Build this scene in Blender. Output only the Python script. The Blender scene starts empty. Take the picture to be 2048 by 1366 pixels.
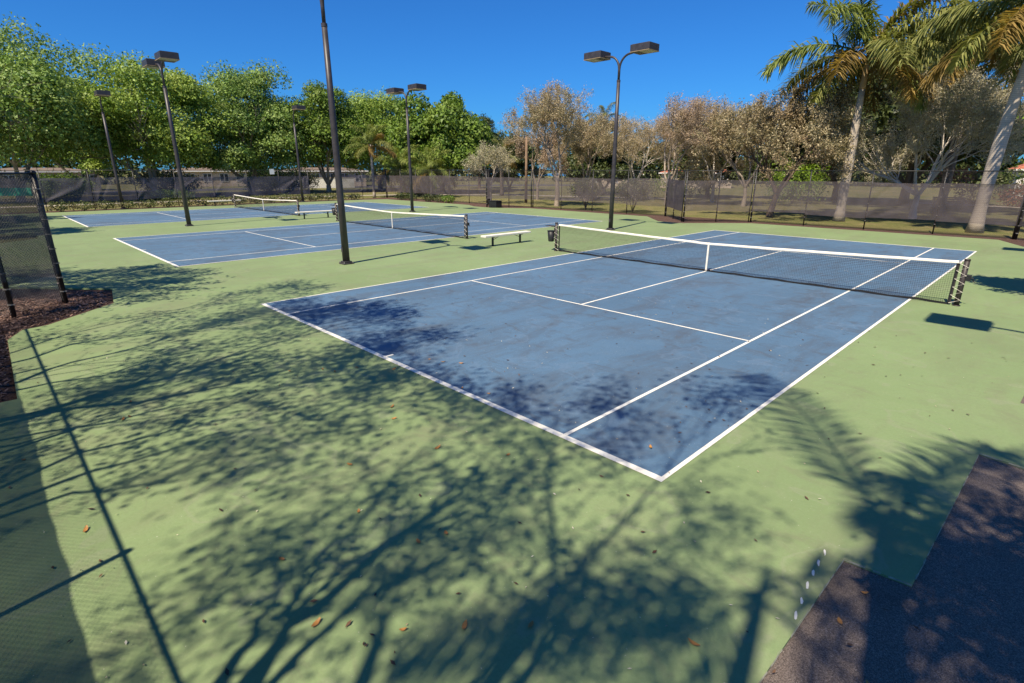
import bpy, bmesh, math, random
import numpy as np
from mathutils import Vector, Matrix

S = bpy.context.scene
COL = S.collection
PI = math.pi
R = math.radians

# ------------------------------------------------------------------ camera, sky, sun, exposure
cam_d = bpy.data.cameras.new('camera')
cam = bpy.data.objects.new('camera', cam_d)
COL.objects.link(cam)
cam_d.sensor_width = 36.0
cam_d.lens = 18.965
cam_d.clip_start = 0.05
cam_d.clip_end = 3000
CAM = Vector((2.458, -4.658, 3.1435))
yaw, pitch = -0.7952, -0.3094
fwd = Vector((math.sin(yaw) * math.cos(pitch), math.cos(yaw) * math.cos(pitch), math.sin(pitch)))
right = Vector((math.cos(yaw), -math.sin(yaw), 0))
up = right.cross(fwd)
cam.matrix_world = Matrix((
    (right.x, up.x, -fwd.x, CAM.x),
    (right.y, up.y, -fwd.y, CAM.y),
    (right.z, up.z, -fwd.z, CAM.z),
    (0, 0, 0, 1)))
S.camera = cam

SUN_DIR = Vector((0.152, -0.675, 1.0)).normalized()      # towards the sun
sun_el = math.asin(SUN_DIR.z)
sun_az = math.atan2(SUN_DIR.x, SUN_DIR.y)                # clockwise from +y

W = bpy.data.worlds.new('World')
S.world = W
W.use_nodes = True
wn, wl = W.node_tree.nodes, W.node_tree.links
wn.clear()
sky = wn.new('ShaderNodeTexSky')
sky.sky_type = 'NISHITA'
sky.sun_disc = False
sky.sun_elevation = sun_el
sky.sun_rotation = sun_az
sky.altitude = 0
sky.air_density = 1.0
sky.dust_density = 0.5
sky.ozone_density = 4.0
tint = wn.new('ShaderNodeMix')
tint.data_type = 'RGBA'
tint.blend_type = 'MULTIPLY'
tint.inputs['Factor'].default_value = 1.0
tint.inputs['B'].default_value = (0.13, 0.445, 0.84, 1)    # the deep polarised blue of the whole sky
bg = wn.new('ShaderNodeBackground')
bg.inputs['Strength'].default_value = 0.092
wo = wn.new('ShaderNodeOutputWorld')
wl.new(sky.outputs['Color'], tint.inputs['A'])
wl.new(tint.outputs['Result'], bg.inputs['Color'])
wl.new(bg.outputs['Background'], wo.inputs['Surface'])

sun_d = bpy.data.lights.new('sun', 'SUN')
sun_d.energy = 4.5
sun_d.angle = R(0.53)
sun_d.color = (1.0, 0.87, 0.68)
sun = bpy.data.objects.new('sun', sun_d)
COL.objects.link(sun)
sun.rotation_euler = SUN_DIR.to_track_quat('Z', 'Y').to_euler()
sun.location = (0, -20, 30)

S.view_settings.view_transform = 'Standard'
S.view_settings.look = 'None'
S.view_settings.exposure = 0.78
S.view_settings.gamma = 1.0
S.render.engine = 'CYCLES'
S.cycles.max_bounces = 8
S.cycles.transparent_max_bounces = 24

# ------------------------------------------------------------------ helpers
class MB:
    """collects geometry for ONE mesh object"""
    def __init__(self):
        self.v = []
        self.f = []

    def quad(self, a, b, c, d):
        n = len(self.v)
        self.v += [tuple(a), tuple(b), tuple(c), tuple(d)]
        self.f.append((n, n + 1, n + 2, n + 3))

    def poly(self, pts):
        n = len(self.v)
        self.v += [tuple(p) for p in pts]
        self.f.append(tuple(range(n, n + len(pts))))

    def box(self, x0, x1, y0, y1, z0, z1, rot=0.0, about=(0, 0)):
        n = len(self.v)
        for z in (z0, z1):
            for x, y in ((x0, y0), (x1, y0), (x1, y1), (x0, y1)):
                if rot:
                    c, s = math.cos(rot), math.sin(rot)
                    dx, dy = x - about[0], y - about[1]
                    x, y = about[0] + c * dx - s * dy, about[1] + s * dx + c * dy
                self.v.append((x, y, z))
        for f in ((0, 3, 2, 1), (4, 5, 6, 7), (0, 1, 5, 4), (1, 2, 6, 5), (2, 3, 7, 6), (3, 0, 4, 7)):
            self.f.append(tuple(n + i for i in f))

    def tube(self, pts, radii, sides=8, caps=True):
        pts = [Vector(p) for p in pts]
        if not hasattr(radii, '__len__'):
            radii = [radii] * len(pts)
        n0 = len(self.v)
        ref = None
        for i, p in enumerate(pts):
            t = (pts[min(i + 1, len(pts) - 1)] - pts[max(i - 1, 0)])
            if t.length < 1e-9:
                t = Vector((0, 0, 1))
            t.normalize()
            if ref is None:
                ref = Vector((1, 0, 0)) if abs(t.x) < 0.9 else Vector((0, 1, 0))
            a = (ref - t * ref.dot(t)).normalized()
            ref = a
            b = t.cross(a)
            for k in range(sides):
                an = 2 * PI * k / sides
                q = p + (a * math.cos(an) + b * math.sin(an)) * radii[i]
                self.v.append((q.x, q.y, q.z))
        for i in range(len(pts) - 1):
            for k in range(sides):
                k2 = (k + 1) % sides
                self.f.append((n0 + i * sides + k, n0 + i * sides + k2,
                               n0 + (i + 1) * sides + k2, n0 + (i + 1) * sides + k))
        if caps:
            self.f.append(tuple(n0 + k for k in reversed(range(sides))))
            m = n0 + (len(pts) - 1) * sides
            self.f.append(tuple(m + k for k in range(sides)))

    def arrays(self, V, F):
        n = len(self.v)
        self.v += [tuple(r) for r in V.tolist()]
        self.f += [tuple(n + i for i in r) for r in F.tolist()]

    def mesh(self, name, m, smooth=False):
        me = bpy.data.meshes.new(name)
        me.from_pydata(self.v, [], self.f)
        if m is not None:
            me.materials.append(m)
        if smooth:
            me.polygons.foreach_set('use_smooth', [True] * len(me.polygons))
        me.update()
        return me

    def build(self, name, m, parent=None, smooth=False, bevel=0.0, loc=None):
        o = bpy.data.objects.new(name, self.mesh(name, m, smooth))
        COL.objects.link(o)
        if parent is not None:
            o.parent = parent
        if loc is not None:
            o.location = loc
        if bevel:
            b = o.modifiers.new('bevel', 'BEVEL')
            b.width = bevel
            b.segments = 2
            b.limit_method = 'ANGLE'
        return o


def np_obj(name, V, F, m, parent=None):
    """fast path: quads as numpy arrays"""
    me = bpy.data.meshes.new(name)
    nv, nf, k = len(V), len(F), F.shape[1]
    me.vertices.add(nv)
    me.vertices.foreach_set('co', V.astype(np.float32).ravel())
    me.loops.add(nf * k)
    me.loops.foreach_set('vertex_index', F.astype(np.int32).ravel())
    me.polygons.add(nf)
    me.polygons.foreach_set('loop_start', np.arange(0, nf * k, k, dtype=np.int32))
    me.polygons.foreach_set('loop_total', np.full(nf, k, dtype=np.int32))
    me.materials.append(m)
    me.update(calc_edges=True)
    o = bpy.data.objects.new(name, me)
    COL.objects.link(o)
    if parent is not None:
        o.parent = parent
    return o


def tag(o, label=None, cat=None, group=None, kind=None):
    if label:
        o['label'] = label
    if cat:
        o['category'] = cat
    if group:
        o['group'] = group
    if kind:
        o['kind'] = kind
    return o


def empty(name, loc=(0, 0, 0), rz=0.0):
    o = bpy.data.objects.new(name, None)
    o.empty_display_size = 0.2
    COL.objects.link(o)
    o.location = loc
    o.rotation_euler = (0, 0, rz)
    return o


def copy_tree(o, parent=None):
    c = o.copy()
    COL.objects.link(c)
    if parent is not None:
        c.parent = parent
    for ch in o.children:
        copy_tree(ch, c)
    return c


# ------------------------------------------------------------------ materials
class NT:
    def __init__(self, name):
        self.m = bpy.data.materials.new(name)
        self.m.use_nodes = True
        self.n = self.m.node_tree.nodes
        self.l = self.m.node_tree.links
        self.n.clear()
        self.out = self.n.new('ShaderNodeOutputMaterial')

    def node(self, t, **kw):
        nd = self.n.new('ShaderNode' + t)
        for k, v in kw.items():
            setattr(nd, k, v)
        return nd

    def link(self, a, b):
        self.l.new(a, b)

    def coords(self):
        return self.node('TexCoord').outputs['Object']

    def pos(self):
        return self.node('NewGeometry').outputs['Position']

    def noise(self, vec, scale, detail=4.0, rough=0.6, stretch=None, dist=0.0):
        if stretch:
            mp = self.node('Mapping')
            mp.inputs['Scale'].default_value = stretch
            self.link(vec, mp.inputs['Vector'])
            vec = mp.outputs['Vector']
        t = self.node('TexNoise')
        t.inputs['Scale'].default_value = scale
        t.inputs['Detail'].default_value = detail
        t.inputs['Roughness'].default_value = rough
        t.inputs['Distortion'].default_value = dist
        self.link(vec, t.inputs['Vector'])
        return t.outputs['Fac']

    def ramp(self, fac, stops, interp='LINEAR'):
        r = self.node('ValToRGB')
        r.color_ramp.interpolation = interp
        el = r.color_ramp.elements
        while len(el) > 1:
            el.remove(el[-1])
        el[0].position, el[0].color = stops[0][0], c4(stops[0][1])
        for p, c in stops[1:]:
            e = el.new(p)
            e.color = c4(c)
        self.link(fac, r.inputs['Fac'])
        return r.outputs['Color']

    def mix(self, a, b, fac, mode='MIX'):
        x = self.node('Mix', data_type='RGBA', blend_type=mode)
        for s, v in (('A', a), ('B', b), ('Factor', fac)):
            sk = x.inputs[s]
            if hasattr(v, 'default_value') or hasattr(v, 'is_linked'):
                self.link(v, sk)
            elif s == 'Factor':
                sk.default_value = v
            else:
                sk.default_value = c4(v)
        return x.outputs['Result']

    def bump(self, h, strength=0.3, dist=0.02):
        b = self.node('Bump')
        b.inputs['Strength'].default_value = strength
        b.inputs['Distance'].default_value = dist
        self.link(h, b.inputs['Height'])
        return b.outputs['Normal']

    def bsdf(self, color, rough=0.7, metal=0.0, normal=None, spec=0.4):
        p = self.node('BsdfPrincipled')
        if hasattr(color, 'is_linked'):
            self.link(color, p.inputs['Base Color'])
        else:
            p.inputs['Base Color'].default_value = c4(color)
        if hasattr(rough, 'is_linked'):
            self.link(rough, p.inputs['Roughness'])
        else:
            p.inputs['Roughness'].default_value = rough
        p.inputs['Metallic'].default_value = metal
        p.inputs['Specular IOR Level'].default_value = spec
        if normal is not None:
            self.link(normal, p.inputs['Normal'])
        return p.outputs['BSDF']

    def done(self, sh):
        self.link(sh, self.out.inputs['Surface'])
        return self.m


def c4(c):
    if not hasattr(c, '__len__'):
        return (c, c, c, 1)
    return tuple(c) + (1,) if len(c) == 3 else tuple(c)


def mat_plain(name, col, var=0.25, scale=6.0, rough=0.6, metal=0.0, spec=0.4, bump=0.0):
    t = NT(name)
    v = t.coords()
    f = t.noise(v, scale, 5)
    dark = tuple(c * (1 - var) for c in col)
    lite = tuple(min(1, c * (1 + var)) for c in col)
    c = t.ramp(f, [(0.3, dark), (0.7, lite)])
    nrm = t.bump(t.noise(v, scale * 6, 4), bump, 0.01) if bump else None
    return t.done(t.bsdf(c, rough, metal, nrm, spec))


def mat_court(name, base, grime, pale, smear):
    t = NT(name)
    p = t.pos()
    big = t.noise(p, 0.22, 5, 0.55)
    c = t.mix(tuple(x * 0.90 for x in base), tuple(x * 1.10 for x in base), t.ramp(big, [(0.35, 0.0), (0.65, 1.0)]))
    med = t.noise(p, 2.3, 6, 0.65)
    c = t.mix(c, pale, t.ramp(med, [(0.52, 0.0), (0.82, 0.34)]))
    # scuffed, dark, drawn-out stains, broad and narrow
    st = t.noise(p, 0.55, 9, 0.74, stretch=(1.7, 0.6, 1), dist=0.5)
    c = t.mix(c, grime, t.ramp(st, [(0.47, 0.0), (0.56, smear * 0.30), (0.64, smear * 0.55), (0.75, smear * 0.85)]))
    st2 = t.noise(p, 1.7, 8, 0.75, stretch=(0.7, 1.6, 1), dist=0.9)
    c = t.mix(c, grime, t.ramp(st2, [(0.53, 0.0), (0.62, smear * 0.40), (0.74, smear * 0.75)]))
    st3 = t.noise(p, 5.0, 6, 0.8, stretch=(1.5, 0.7, 1))
    c = t.mix(c, grime, t.ramp(st3, [(0.58, 0.0), (0.72, smear * 0.45)]))
    # dried water rings
    wr = t.noise(p, 0.9, 3, 0.5, dist=0.3)
    c = t.mix(c, pale, t.ramp(wr, [(0.585, 0.0), (0.60, 0.45), (0.63, 0.05), (0.8, 0.0)]))
    grit = t.noise(p, 28, 7, 0.8)
    c = t.mix(c, tuple(x * 0.80 for x in base), t.ramp(grit, [(0.48, 0.0), (0.66, 0.55)]))
    c = t.mix(c, pale, t.ramp(grit, [(0.30, 0.45), (0.45, 0.0)]))
    fine = t.noise(p, 130, 3, 0.7)
    c = t.mix(c, tuple(x * 0.72 for x in base), t.ramp(fine, [(0.45, 0.0), (0.75, 0.4)]))
    speck = t.noise(p, 46, 2, 0.5)
    c = t.mix(c, (0.55, 0.53, 0.45), t.ramp(speck, [(0.735, 0.0), (0.76, 0.7)]))
    n = t.bump(t.noise(p, 240, 3, 0.7), 0.25, 0.004)
    return t.done(t.bsdf(c, t.ramp(med, [(0.3, 0.62), (0.7, 0.82)]), 0, n, 0.25))


def mat_leaf(name, dark, light, trans=0.35, accent=None, accent_amt=0.0, rough=0.5):
    t = NT(name)
    g = t.node('NewGeometry')
    rnd = g.outputs['Random Per Island']
    c = t.ramp(rnd, [(0.0, dark), (1.0, light)])
    if accent:
        n = t.noise(t.coords(), 0.5, 3)
        c = t.mix(c, accent, t.ramp(n, [(0.45, 0.0), (0.65, accent_amt)]))
    p = t.bsdf(c, rough, 0, None, 0.3)
    tr = t.node('BsdfTranslucent')
    tc = t.mix(c, (1.0, 1.0, 0.45), 0.9, 'MULTIPLY')
    t.link(tc, tr.inputs['Color'])
    m = t.node('MixShader')
    m.inputs['Fac'].default_value = trans
    t.link(p, m.inputs[1])
    t.link(tr.outputs['BSDF'], m.inputs[2])
    return t.done(m.outputs['Shader'])


def mat_screen(name, col, opacity):
    """perforated windscreen cloth"""
    t = NT(name)
    v = t.coords()
    n = t.noise(v, 1.4, 5, 0.6)
    c = t.ramp(n, [(0.3, tuple(x * 0.75 for x in col)), (0.7, tuple(x * 1.2 for x in col))])
    d = t.bsdf(c, 0.75, 0, None, 0.2)
    tr = t.node('BsdfTransparent')
    m = t.node('MixShader')
    f = t.ramp(t.noise(v, 0.6, 3), [(0.3, opacity - 0.07), (0.7, opacity + 0.07)])
    t.link(f, m.inputs['Fac'])
    t.link(tr.outputs['BSDF'], m.inputs[1])
    t.link(d, m.inputs[2])
    return t.done(m.outputs['Shader'])


def mat_lawn():
    t = NT('lawn')
    p = t.pos()
    big = t.noise(p, 0.06, 5, 0.6)
    c = t.ramp(big, [(0.30, (0.14, 0.165, 0.05)), (0.5, (0.21, 0.205, 0.075)), (0.72, (0.32, 0.26, 0.13))])
    med = t.noise(p, 0.7, 6, 0.7)
    c = t.mix(c, (0.38, 0.28, 0.16), t.ramp(med, [(0.45, 0.0), (0.7, 0.7)]))
    fine = t.noise(p, 14, 5, 0.75)
    c = t.mix(c, (0.04, 0.055, 0.015), t.ramp(fine, [(0.35, 0.75), (0.6, 0.0)]))
    n = t.bump(t.noise(p, 9, 6, 0.8), 0.9, 0.08)
    return t.done(t.bsdf(c, 0.9, 0, n, 0.1))


def mat_mulch():
    t = NT('mulch')
    p = t.pos()
    a = t.noise(p, 34, 5, 0.8, stretch=(1, 2.0, 1))
    c = t.ramp(a, [(0.30, (0.028, 0.018, 0.017)), (0.5, (0.10, 0.060, 0.048)), (0.70, (0.24, 0.150, 0.115))])
    b = t.noise(p, 0.9, 4)
    c = t.mix(c, (0.12, 0.085, 0.075), t.ramp(b, [(0.45, 0.0), (0.7, 0.7)]))
    n = t.bump(a, 1.0, 0.05)
    return t.done(t.bsdf(c, 0.95, 0, n, 0.1))


def mat_asphalt():
    t = NT('asphalt')
    p = t.pos()
    vor = t.node('TexVoronoi')
    vor.inputs['Scale'].default_value = 150
    t.link(p, vor.inputs['Vector'])
    sp = t.node('Separate' + 'XYZ') if False else None
    c = t.ramp(t.noise(p, 110, 4, 0.85), [(0.36, (0.050, 0.038, 0.034)), (0.52, (0.165, 0.132, 0.115)), (0.68, (0.36, 0.30, 0.26))])
    c = t.mix(c, (0.42, 0.37, 0.33), t.ramp(t.noise(p, 70, 2, 0.5), [(0.66, 0.0), (0.72, 0.55)]))
    c = t.mix(c, (0.055, 0.045, 0.042), t.ramp(t.noise(p, 0.8, 5, 0.6), [(0.5, 0.0), (0.72, 0.45)]))
    n = t.bump(vor.outputs['Distance'], 0.9, 0.008)
    return t.done(t.bsdf(c, 0.85, 0, n, 0.3))


def mat_bark(name, a, b, scale=5.0, stretch=(1, 1, 0.25)):
    t = NT(name)
    v = t.coords()
    n1 = t.noise(v, scale, 6, 0.7, stretch=stretch)
    c = t.ramp(n1, [(0.3, a), (0.7, b)])
    n = t.bump(n1, 0.7, 0.03)
    return t.done(t.bsdf(c, 0.9, 0, n, 0.15))


def mat_palm_trunk():
    t = NT('palm_trunk')
    v = t.coords()
    sep = t.node('SeparateXYZ')
    t.link(v, sep.inputs['Vector'])
    w = t.node('TexWave', wave_type='BANDS', bands_direction='Z')
    w.inputs['Scale'].default_value = 3.6
    w.inputs['Distortion'].default_value = 1.2
    w.inputs['Detail'].default_value = 3
    t.link(v, w.inputs['Vector'])
    c = t.ramp(w.outputs['Fac'], [(0.0, (0.36, 0.31, 0.255)), (0.25, (0.45, 0.395, 0.33)), (1.0, (0.50, 0.44, 0.37))])
    bl = t.noise(v, 1.6, 6, 0.7)
    c = t.mix(c, (0.16, 0.13, 0.10), t.ramp(bl, [(0.5, 0.0), (0.75, 0.6)]))
    n = t.bump(w.outputs['Fac'], 0.12, 0.01)
    return t.done(t.bsdf(c, 0.85, 0, n, 0.15))


M = {}
M['green'] = mat_court('court_green', (0.196, 0.268, 0.122), (0.165, 0.150, 0.105), (0.250, 0.275, 0.175), 0.62)
M['blue'] = mat_court('court_blue', (0.082, 0.152, 0.240), (0.070, 0.070, 0.078), (0.125, 0.188, 0.275), 1.0)
def mat_line():
    t = NT('line_paint')
    p = t.pos()
    c = t.ramp(t.noise(p, 3.0, 6, 0.7), [(0.3, (0.62, 0.60, 0.54)), (0.65, (0.78, 0.77, 0.70))])
    c = t.mix(c, (0.36, 0.36, 0.33), t.ramp(t.noise(p, 16, 7, 0.8), [(0.56, 0.0), (0.70, 0.75)]))
    c = t.mix(c, (0.30, 0.30, 0.28), t.ramp(t.noise(p, 60, 4, 0.8), [(0.60, 0.0), (0.70, 0.7)]))
    return t.done(t.bsdf(c, 0.75, 0, t.bump(t.noise(p, 200, 3), 0.2, 0.003), 0.25))


M['line'] = mat_line()
M['lawn'] = mat_lawn()
M['mulch'] = mat_mulch()
M['asphalt'] = mat_asphalt()
M['road'] = mat_plain('road_asphalt', (0.085, 0.08, 0.08), 0.3, 3, 0.9)
M['concrete'] = mat_plain('concrete', (0.42, 0.37, 0.31), 0.2, 1.5, 0.9, bump=0.2)
M['chip_edge'] = mat_plain('chip_edge', (0.27, 0.27, 0.21), 0.4, 14, 0.9)
M['bronze'] = mat_plain('bronze_paint', (0.042, 0.037, 0.040), 0.35, 4, 0.45, 0.0, 0.5)
M['black'] = mat_plain('black_metal', (0.014, 0.014, 0.015), 0.4, 9, 0.45, 0.0, 0.5)
M['wire'] = mat_plain('wire_vinyl', (0.016, 0.016, 0.018), 0.3, 9, 0.5)
M['wire_sunlit'] = mat_plain('wire_sunlit', (0.11, 0.105, 0.11), 0.4, 9, 0.5)  # lighter copy of the wire vinyl, sunlit highlights put into its colour
M['galv'] = mat_plain('galvanised_steel', (0.30, 0.28, 0.26), 0.35, 12, 0.5, 0.3)
M['net'] = mat_plain('net_cord', (0.012, 0.012, 0.014), 0.3, 9, 0.8)
M['band'] = mat_plain('white_vinyl', (0.78, 0.74, 0.64), 0.12, 5, 0.55)
M['cord'] = mat_plain('white_cord', (0.72, 0.68, 0.58), 0.15, 20, 0.7)
M['netpost'] = mat_plain('net_post_brown', (0.040, 0.032, 0.030), 0.35, 6, 0.5)
M['bench'] = mat_plain('bench_white', (0.76, 0.71, 0.61), 0.10, 3, 0.5)
M['bin'] = mat_plain('bin_plastic', (0.020, 0.020, 0.022), 0.3, 5, 0.5)
M['lens'] = mat_plain('lamp_lens', (0.40, 0.36, 0.26), 0.2, 5, 0.35)
M['gasket'] = mat_plain('lamp_trim', (0.30, 0.22, 0.13), 0.2, 5, 0.5)
M['screen'] = mat_screen('windscreen_brown', (0.105, 0.088, 0.092), 0.60)
M['screen_left'] = mat_screen('windscreen_grey', (0.105, 0.100, 0.125), 0.66)
M['screen_thick'] = mat_screen('windscreen_double', (0.075, 0.064, 0.075), 0.90)
M['screen_near'] = mat_screen('windscreen_black', (0.095, 0.090, 0.100), 0.52)
M['screen_back'] = mat_screen('windscreen_dense', (0.05, 0.05, 0.055), 0.86)
M['greentape'] = mat_plain('green_strap', (0.03, 0.25, 0.16), 0.2, 5, 0.6)
M['leaf_bright'] = mat_leaf('leaf_bright', (0.080, 0.160, 0.018), (0.32, 0.46, 0.075), 0.28, (0.40, 0.47, 0.11), 0.6)
M['leaf_fresh'] = mat_leaf('leaf_fresh', (0.060, 0.140, 0.022), (0.27, 0.40, 0.085), 0.28, (0.36, 0.44, 0.14), 0.6)
M['leaf_mid'] = mat_leaf('leaf_mid', (0.045, 0.100, 0.012), (0.20, 0.31, 0.042), 0.28, (0.26, 0.33, 0.06), 0.5)
M['leaf_dark'] = mat_leaf('leaf_dark', (0.022, 0.040, 0.012), (0.10, 0.125, 0.035), 0.22)
M['leaf_dry'] = mat_leaf('leaf_dry', (0.22, 0.175, 0.10), (0.60, 0.48, 0.31), 0.25, (0.27, 0.24, 0.10), 0.6)
M['leaf_drygreen'] = mat_leaf('leaf_drygreen', (0.17, 0.155, 0.08), (0.54, 0.45, 0.27), 0.25, (0.42, 0.28, 0.18), 0.5)
M['leaf_rust'] = mat_leaf('leaf_rust', (0.24, 0.175, 0.12), (0.58, 0.44, 0.32), 0.25, (0.26, 0.24, 0.11), 0.5)
M['leaf_grey'] = mat_leaf('leaf_grey', (0.26, 0.24, 0.15), (0.60, 0.55, 0.38), 0.25)
M['leaf_lime'] = mat_leaf('leaf_lime', (0.10, 0.19, 0.012), (0.25, 0.36, 0.035), 0.4)
M['leaf_red'] = mat_leaf('leaf_red', (0.10, 0.035, 0.015), (0.42, 0.16, 0.07), 0.3)
M['leaf_hedge'] = mat_leaf('leaf_hedge', (0.018, 0.035, 0.008), (0.15, 0.19, 0.055), 0.25, (0.34, 0.24, 0.17), 0.5)
M['frond'] = mat_leaf('frond', (0.085, 0.115, 0.025), (0.34, 0.34, 0.11), 0.35)
M['frond_gold'] = mat_leaf('frond_gold', (0.15, 0.115, 0.03), (0.42, 0.29, 0.10), 0.4)
M['frond_lush'] = mat_leaf('frond_lush', (0.075, 0.125, 0.022), (0.32, 0.36, 0.10), 0.35)
M['litter'] = mat_leaf('fallen_leaf', (0.28, 0.055, 0.015), (0.50, 0.30, 0.09), 0.1)
M['litter_pale'] = mat_leaf('fallen_scrap', (0.35, 0.26, 0.15), (0.75, 0.70, 0.55), 0.1)
M['litter_dark'] = mat_leaf('fallen_twig', (0.05, 0.03, 0.02), (0.16, 0.09, 0.05), 0.1)
M['bark_grey'] = mat_bark('bark_grey', (0.14, 0.115, 0.095), (0.40, 0.345, 0.29))
M['bark_pale'] = mat_bark('bark_pale', (0.24, 0.205, 0.17), (0.46, 0.41, 0.35))
M['bark_twig'] = mat_bark('bark_twig', (0.22, 0.175, 0.135), (0.48, 0.40, 0.32))
M['bark_silver'] = mat_bark('bark_silver', (0.42, 0.375, 0.33), (0.70, 0.64, 0.57))
M['bark_brown'] = mat_bark('bark_brown', (0.050, 0.036, 0.028), (0.19, 0.14, 0.105))
M['palm_trunk'] = mat_palm_trunk()
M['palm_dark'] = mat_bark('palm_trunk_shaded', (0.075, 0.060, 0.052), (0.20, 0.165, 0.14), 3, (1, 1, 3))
M['crownshaft'] = mat_plain('crownshaft', (0.14, 0.21, 0.035), 0.35, 3, 0.4)
M['crownshaft_dry'] = mat_plain('crownshaft_dry', (0.36, 0.25, 0.13), 0.3, 3, 0.6)
M['boot'] = mat_bark('palm_boot', (0.22, 0.10, 0.05), (0.46, 0.26, 0.14), 8)
M['wood'] = mat_bark('weathered_wood', (0.14, 0.09, 0.06), (0.30, 0.21, 0.14), 6)
M['roof'] = mat_plain('roof_tile', (0.40, 0.125, 0.065), 0.3, 5, 0.8)
M['roof_brown'] = mat_plain('roof_brown', (0.17, 0.125, 0.09), 0.3, 5, 0.85)
M['stucco'] = mat_plain('stucco_cream', (0.56, 0.46, 0.35), 0.12, 1, 0.9)
M['stucco_w'] = mat_plain('stucco_white', (0.68, 0.65, 0.62), 0.1, 1, 0.9)
M['glass'] = mat_plain('window_glass', (0.035, 0.045, 0.055), 0.3, 1, 0.1, 0.0, 0.6)
M['white'] = mat_plain('white_paint', (0.72, 0.71, 0.68), 0.08, 3, 0.6)
M['sign'] = mat_plain('sign_white', (0.78, 0.78, 0.74), 0.05, 3, 0.5)
M['water'] = mat_plain('pond_water', (0.04, 0.12, 0.28), 0.2, 0.05, 0.15, 0.0, 0.5)

# ------------------------------------------------------------------ ground
CL, CW, SG = 23.77, 10.97, 1.37
CX = [0.0, -18.37, -36.74]           # x of the near sideline of each court


def sheet(name, pts, z, m, parent=None, thick=0.0):
    """flat polygon, or a slab with sides when thick > 0"""
    bm = bmesh.new()
    vs = [bm.verts.new((x, y, z)) for x, y in pts]
    f = bm.faces.new(vs)
    f.normal_update()
    if f.normal.z < 0:
        f.normal_flip()
    if thick:
        r = bmesh.ops.extrude_face_region(bm, geom=[f])
        for v in [e for e in r['geom'] if isinstance(e, bmesh.types.BMVert)]:
            v.co.z -= thick
        bmesh.ops.recalc_face_normals(bm, faces=bm.faces[:])
    bmesh.ops.triangulate(bm, faces=[q for q in bm.faces if len(q.verts) > 4])
    me = bpy.data.meshes.new(name)
    bm.to_mesh(me)
    bm.free()
    me.materials.append(m)
    o = bpy.data.objects.new(name, me)
    COL.objects.link(o)
    if parent is not None:
        o.parent = parent
    return o


tag(sheet('ground', [(-900, -900), (900, -900), (900, 900), (-900, 900)], -0.07, M['lawn']), 'dry green lawn around and beyond the tennis courts', kind='structure')

slab_pts = [(-51.9, -6.3), (-37.4, -6.3), (-37.3, -5.2), (-34.3, -2.5), (-32.0, -2.55), (-29.6, -5.2), (-29.6, -6.3),
            (-18.95, -6.3), (-18.95, -5.2), (-15.75, -2.30), (-13.66, -2.60), (-12.25, -4.0), (-12.15, -4.4), (-11.45, -4.66),
            (-7.60, -4.74), (-7.62, -6.3), (1.66, -6.3), (1.69, -1.61), (1.72, 0.0), (2.19, 0.05), (2.28, 3.12), (2.85, 3.03),
            (2.85, 5.32), (2.49, 5.35), (2.51, 5.87), (2.95, 5.86), (2.95, 26.0), (1.2, 27.0), (0.2, 29.35), (-11.2, 29.2), (-12.6, 28.0),
            (-14.2, 26.3), (-15.9, 26.3), (-18.4, 29.0), (-29.8, 29.1), (-32.6, 27.2), (-34.9, 27.3), (-37.0, 28.4), (-50.6, 28.2), (-51.9, 25.0)]
surround = sheet('court_surround', slab_pts, 0.0, M['green'], None, 0.09)
tag(surround, 'worn light green painted surface around the blue tennis courts', kind='structure')
tag(sheet('asphalt_path', [(1.4, -14), (9, -14), (9, 8.5), (1.9, 8.5), (1.9, 3.2), (1.9, 0.5), (1.4, -0.3)], -0.022, M['asphalt']),
    'dark speckled asphalt path meeting the green court in steps', kind='structure')

# dabs of white paint by the asphalt corner, and the chipped white edge of the slab
rnd = random.Random(3)
for k, (x, y) in enumerate([(1.58, -0.03), (1.585, -0.21), (1.595, -0.37), (1.61, -0.55), (1.635, -0.75), (1.655, -0.93)]):
    mb = MB()
    pts = []
    for i in range(9):
        a = 2 * PI * i / 9
        rr = rnd.uniform(0.7, 1.2)
        pts.append((x + 0.011 * rr * math.cos(a) - 0.012 * math.sin(a), y + 0.045 * rr * math.sin(a), 0.004))
    mb.poly(pts)
    mb.build('paint_dab', M['line'], surround)

# pale chipped rim where the slab steps down to the asphalt
rim = random.Random(12)
for a, b in (((1.69, -1.61), (1.72, 0.0)), ((1.72, 0.0), (2.19, 0.05)), ((2.19, 0.05), (2.28, 3.12)), ((2.28, 3.12), (2.85, 3.03)), ((1.66, -3.2), (1.69, -1.61))):
    a, b = Vector(a), Vector(b)
    t_ = (b - a).normalized()
    n_ = Vector((-t_.y, t_.x))
    L = (b - a).length
    k = int(L / 0.05)
    mb = MB()
    prev = None
    for i in range(k + 1):
        q = a + t_ * (L * i / k)
        w_ = max(0.0005, rim.gauss(0.001, 0.004))
        o_ = rim.gauss(0.0, 0.0015)
        cur = (q + n_ * (w_ + o_), q - n_ * (0.005 - o_))
        if prev and rim.random() < 0.8:
            mb.quad((*prev[0], 0.003), (*prev[1], 0.003 - 0.012), (*cur[1], 0.003 - 0.012), (*cur[0], 0.003))
        prev = cur
    mb.build('chipped_edge', M['chip_edge'], surround)['kind'] = 'stuff'

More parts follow.
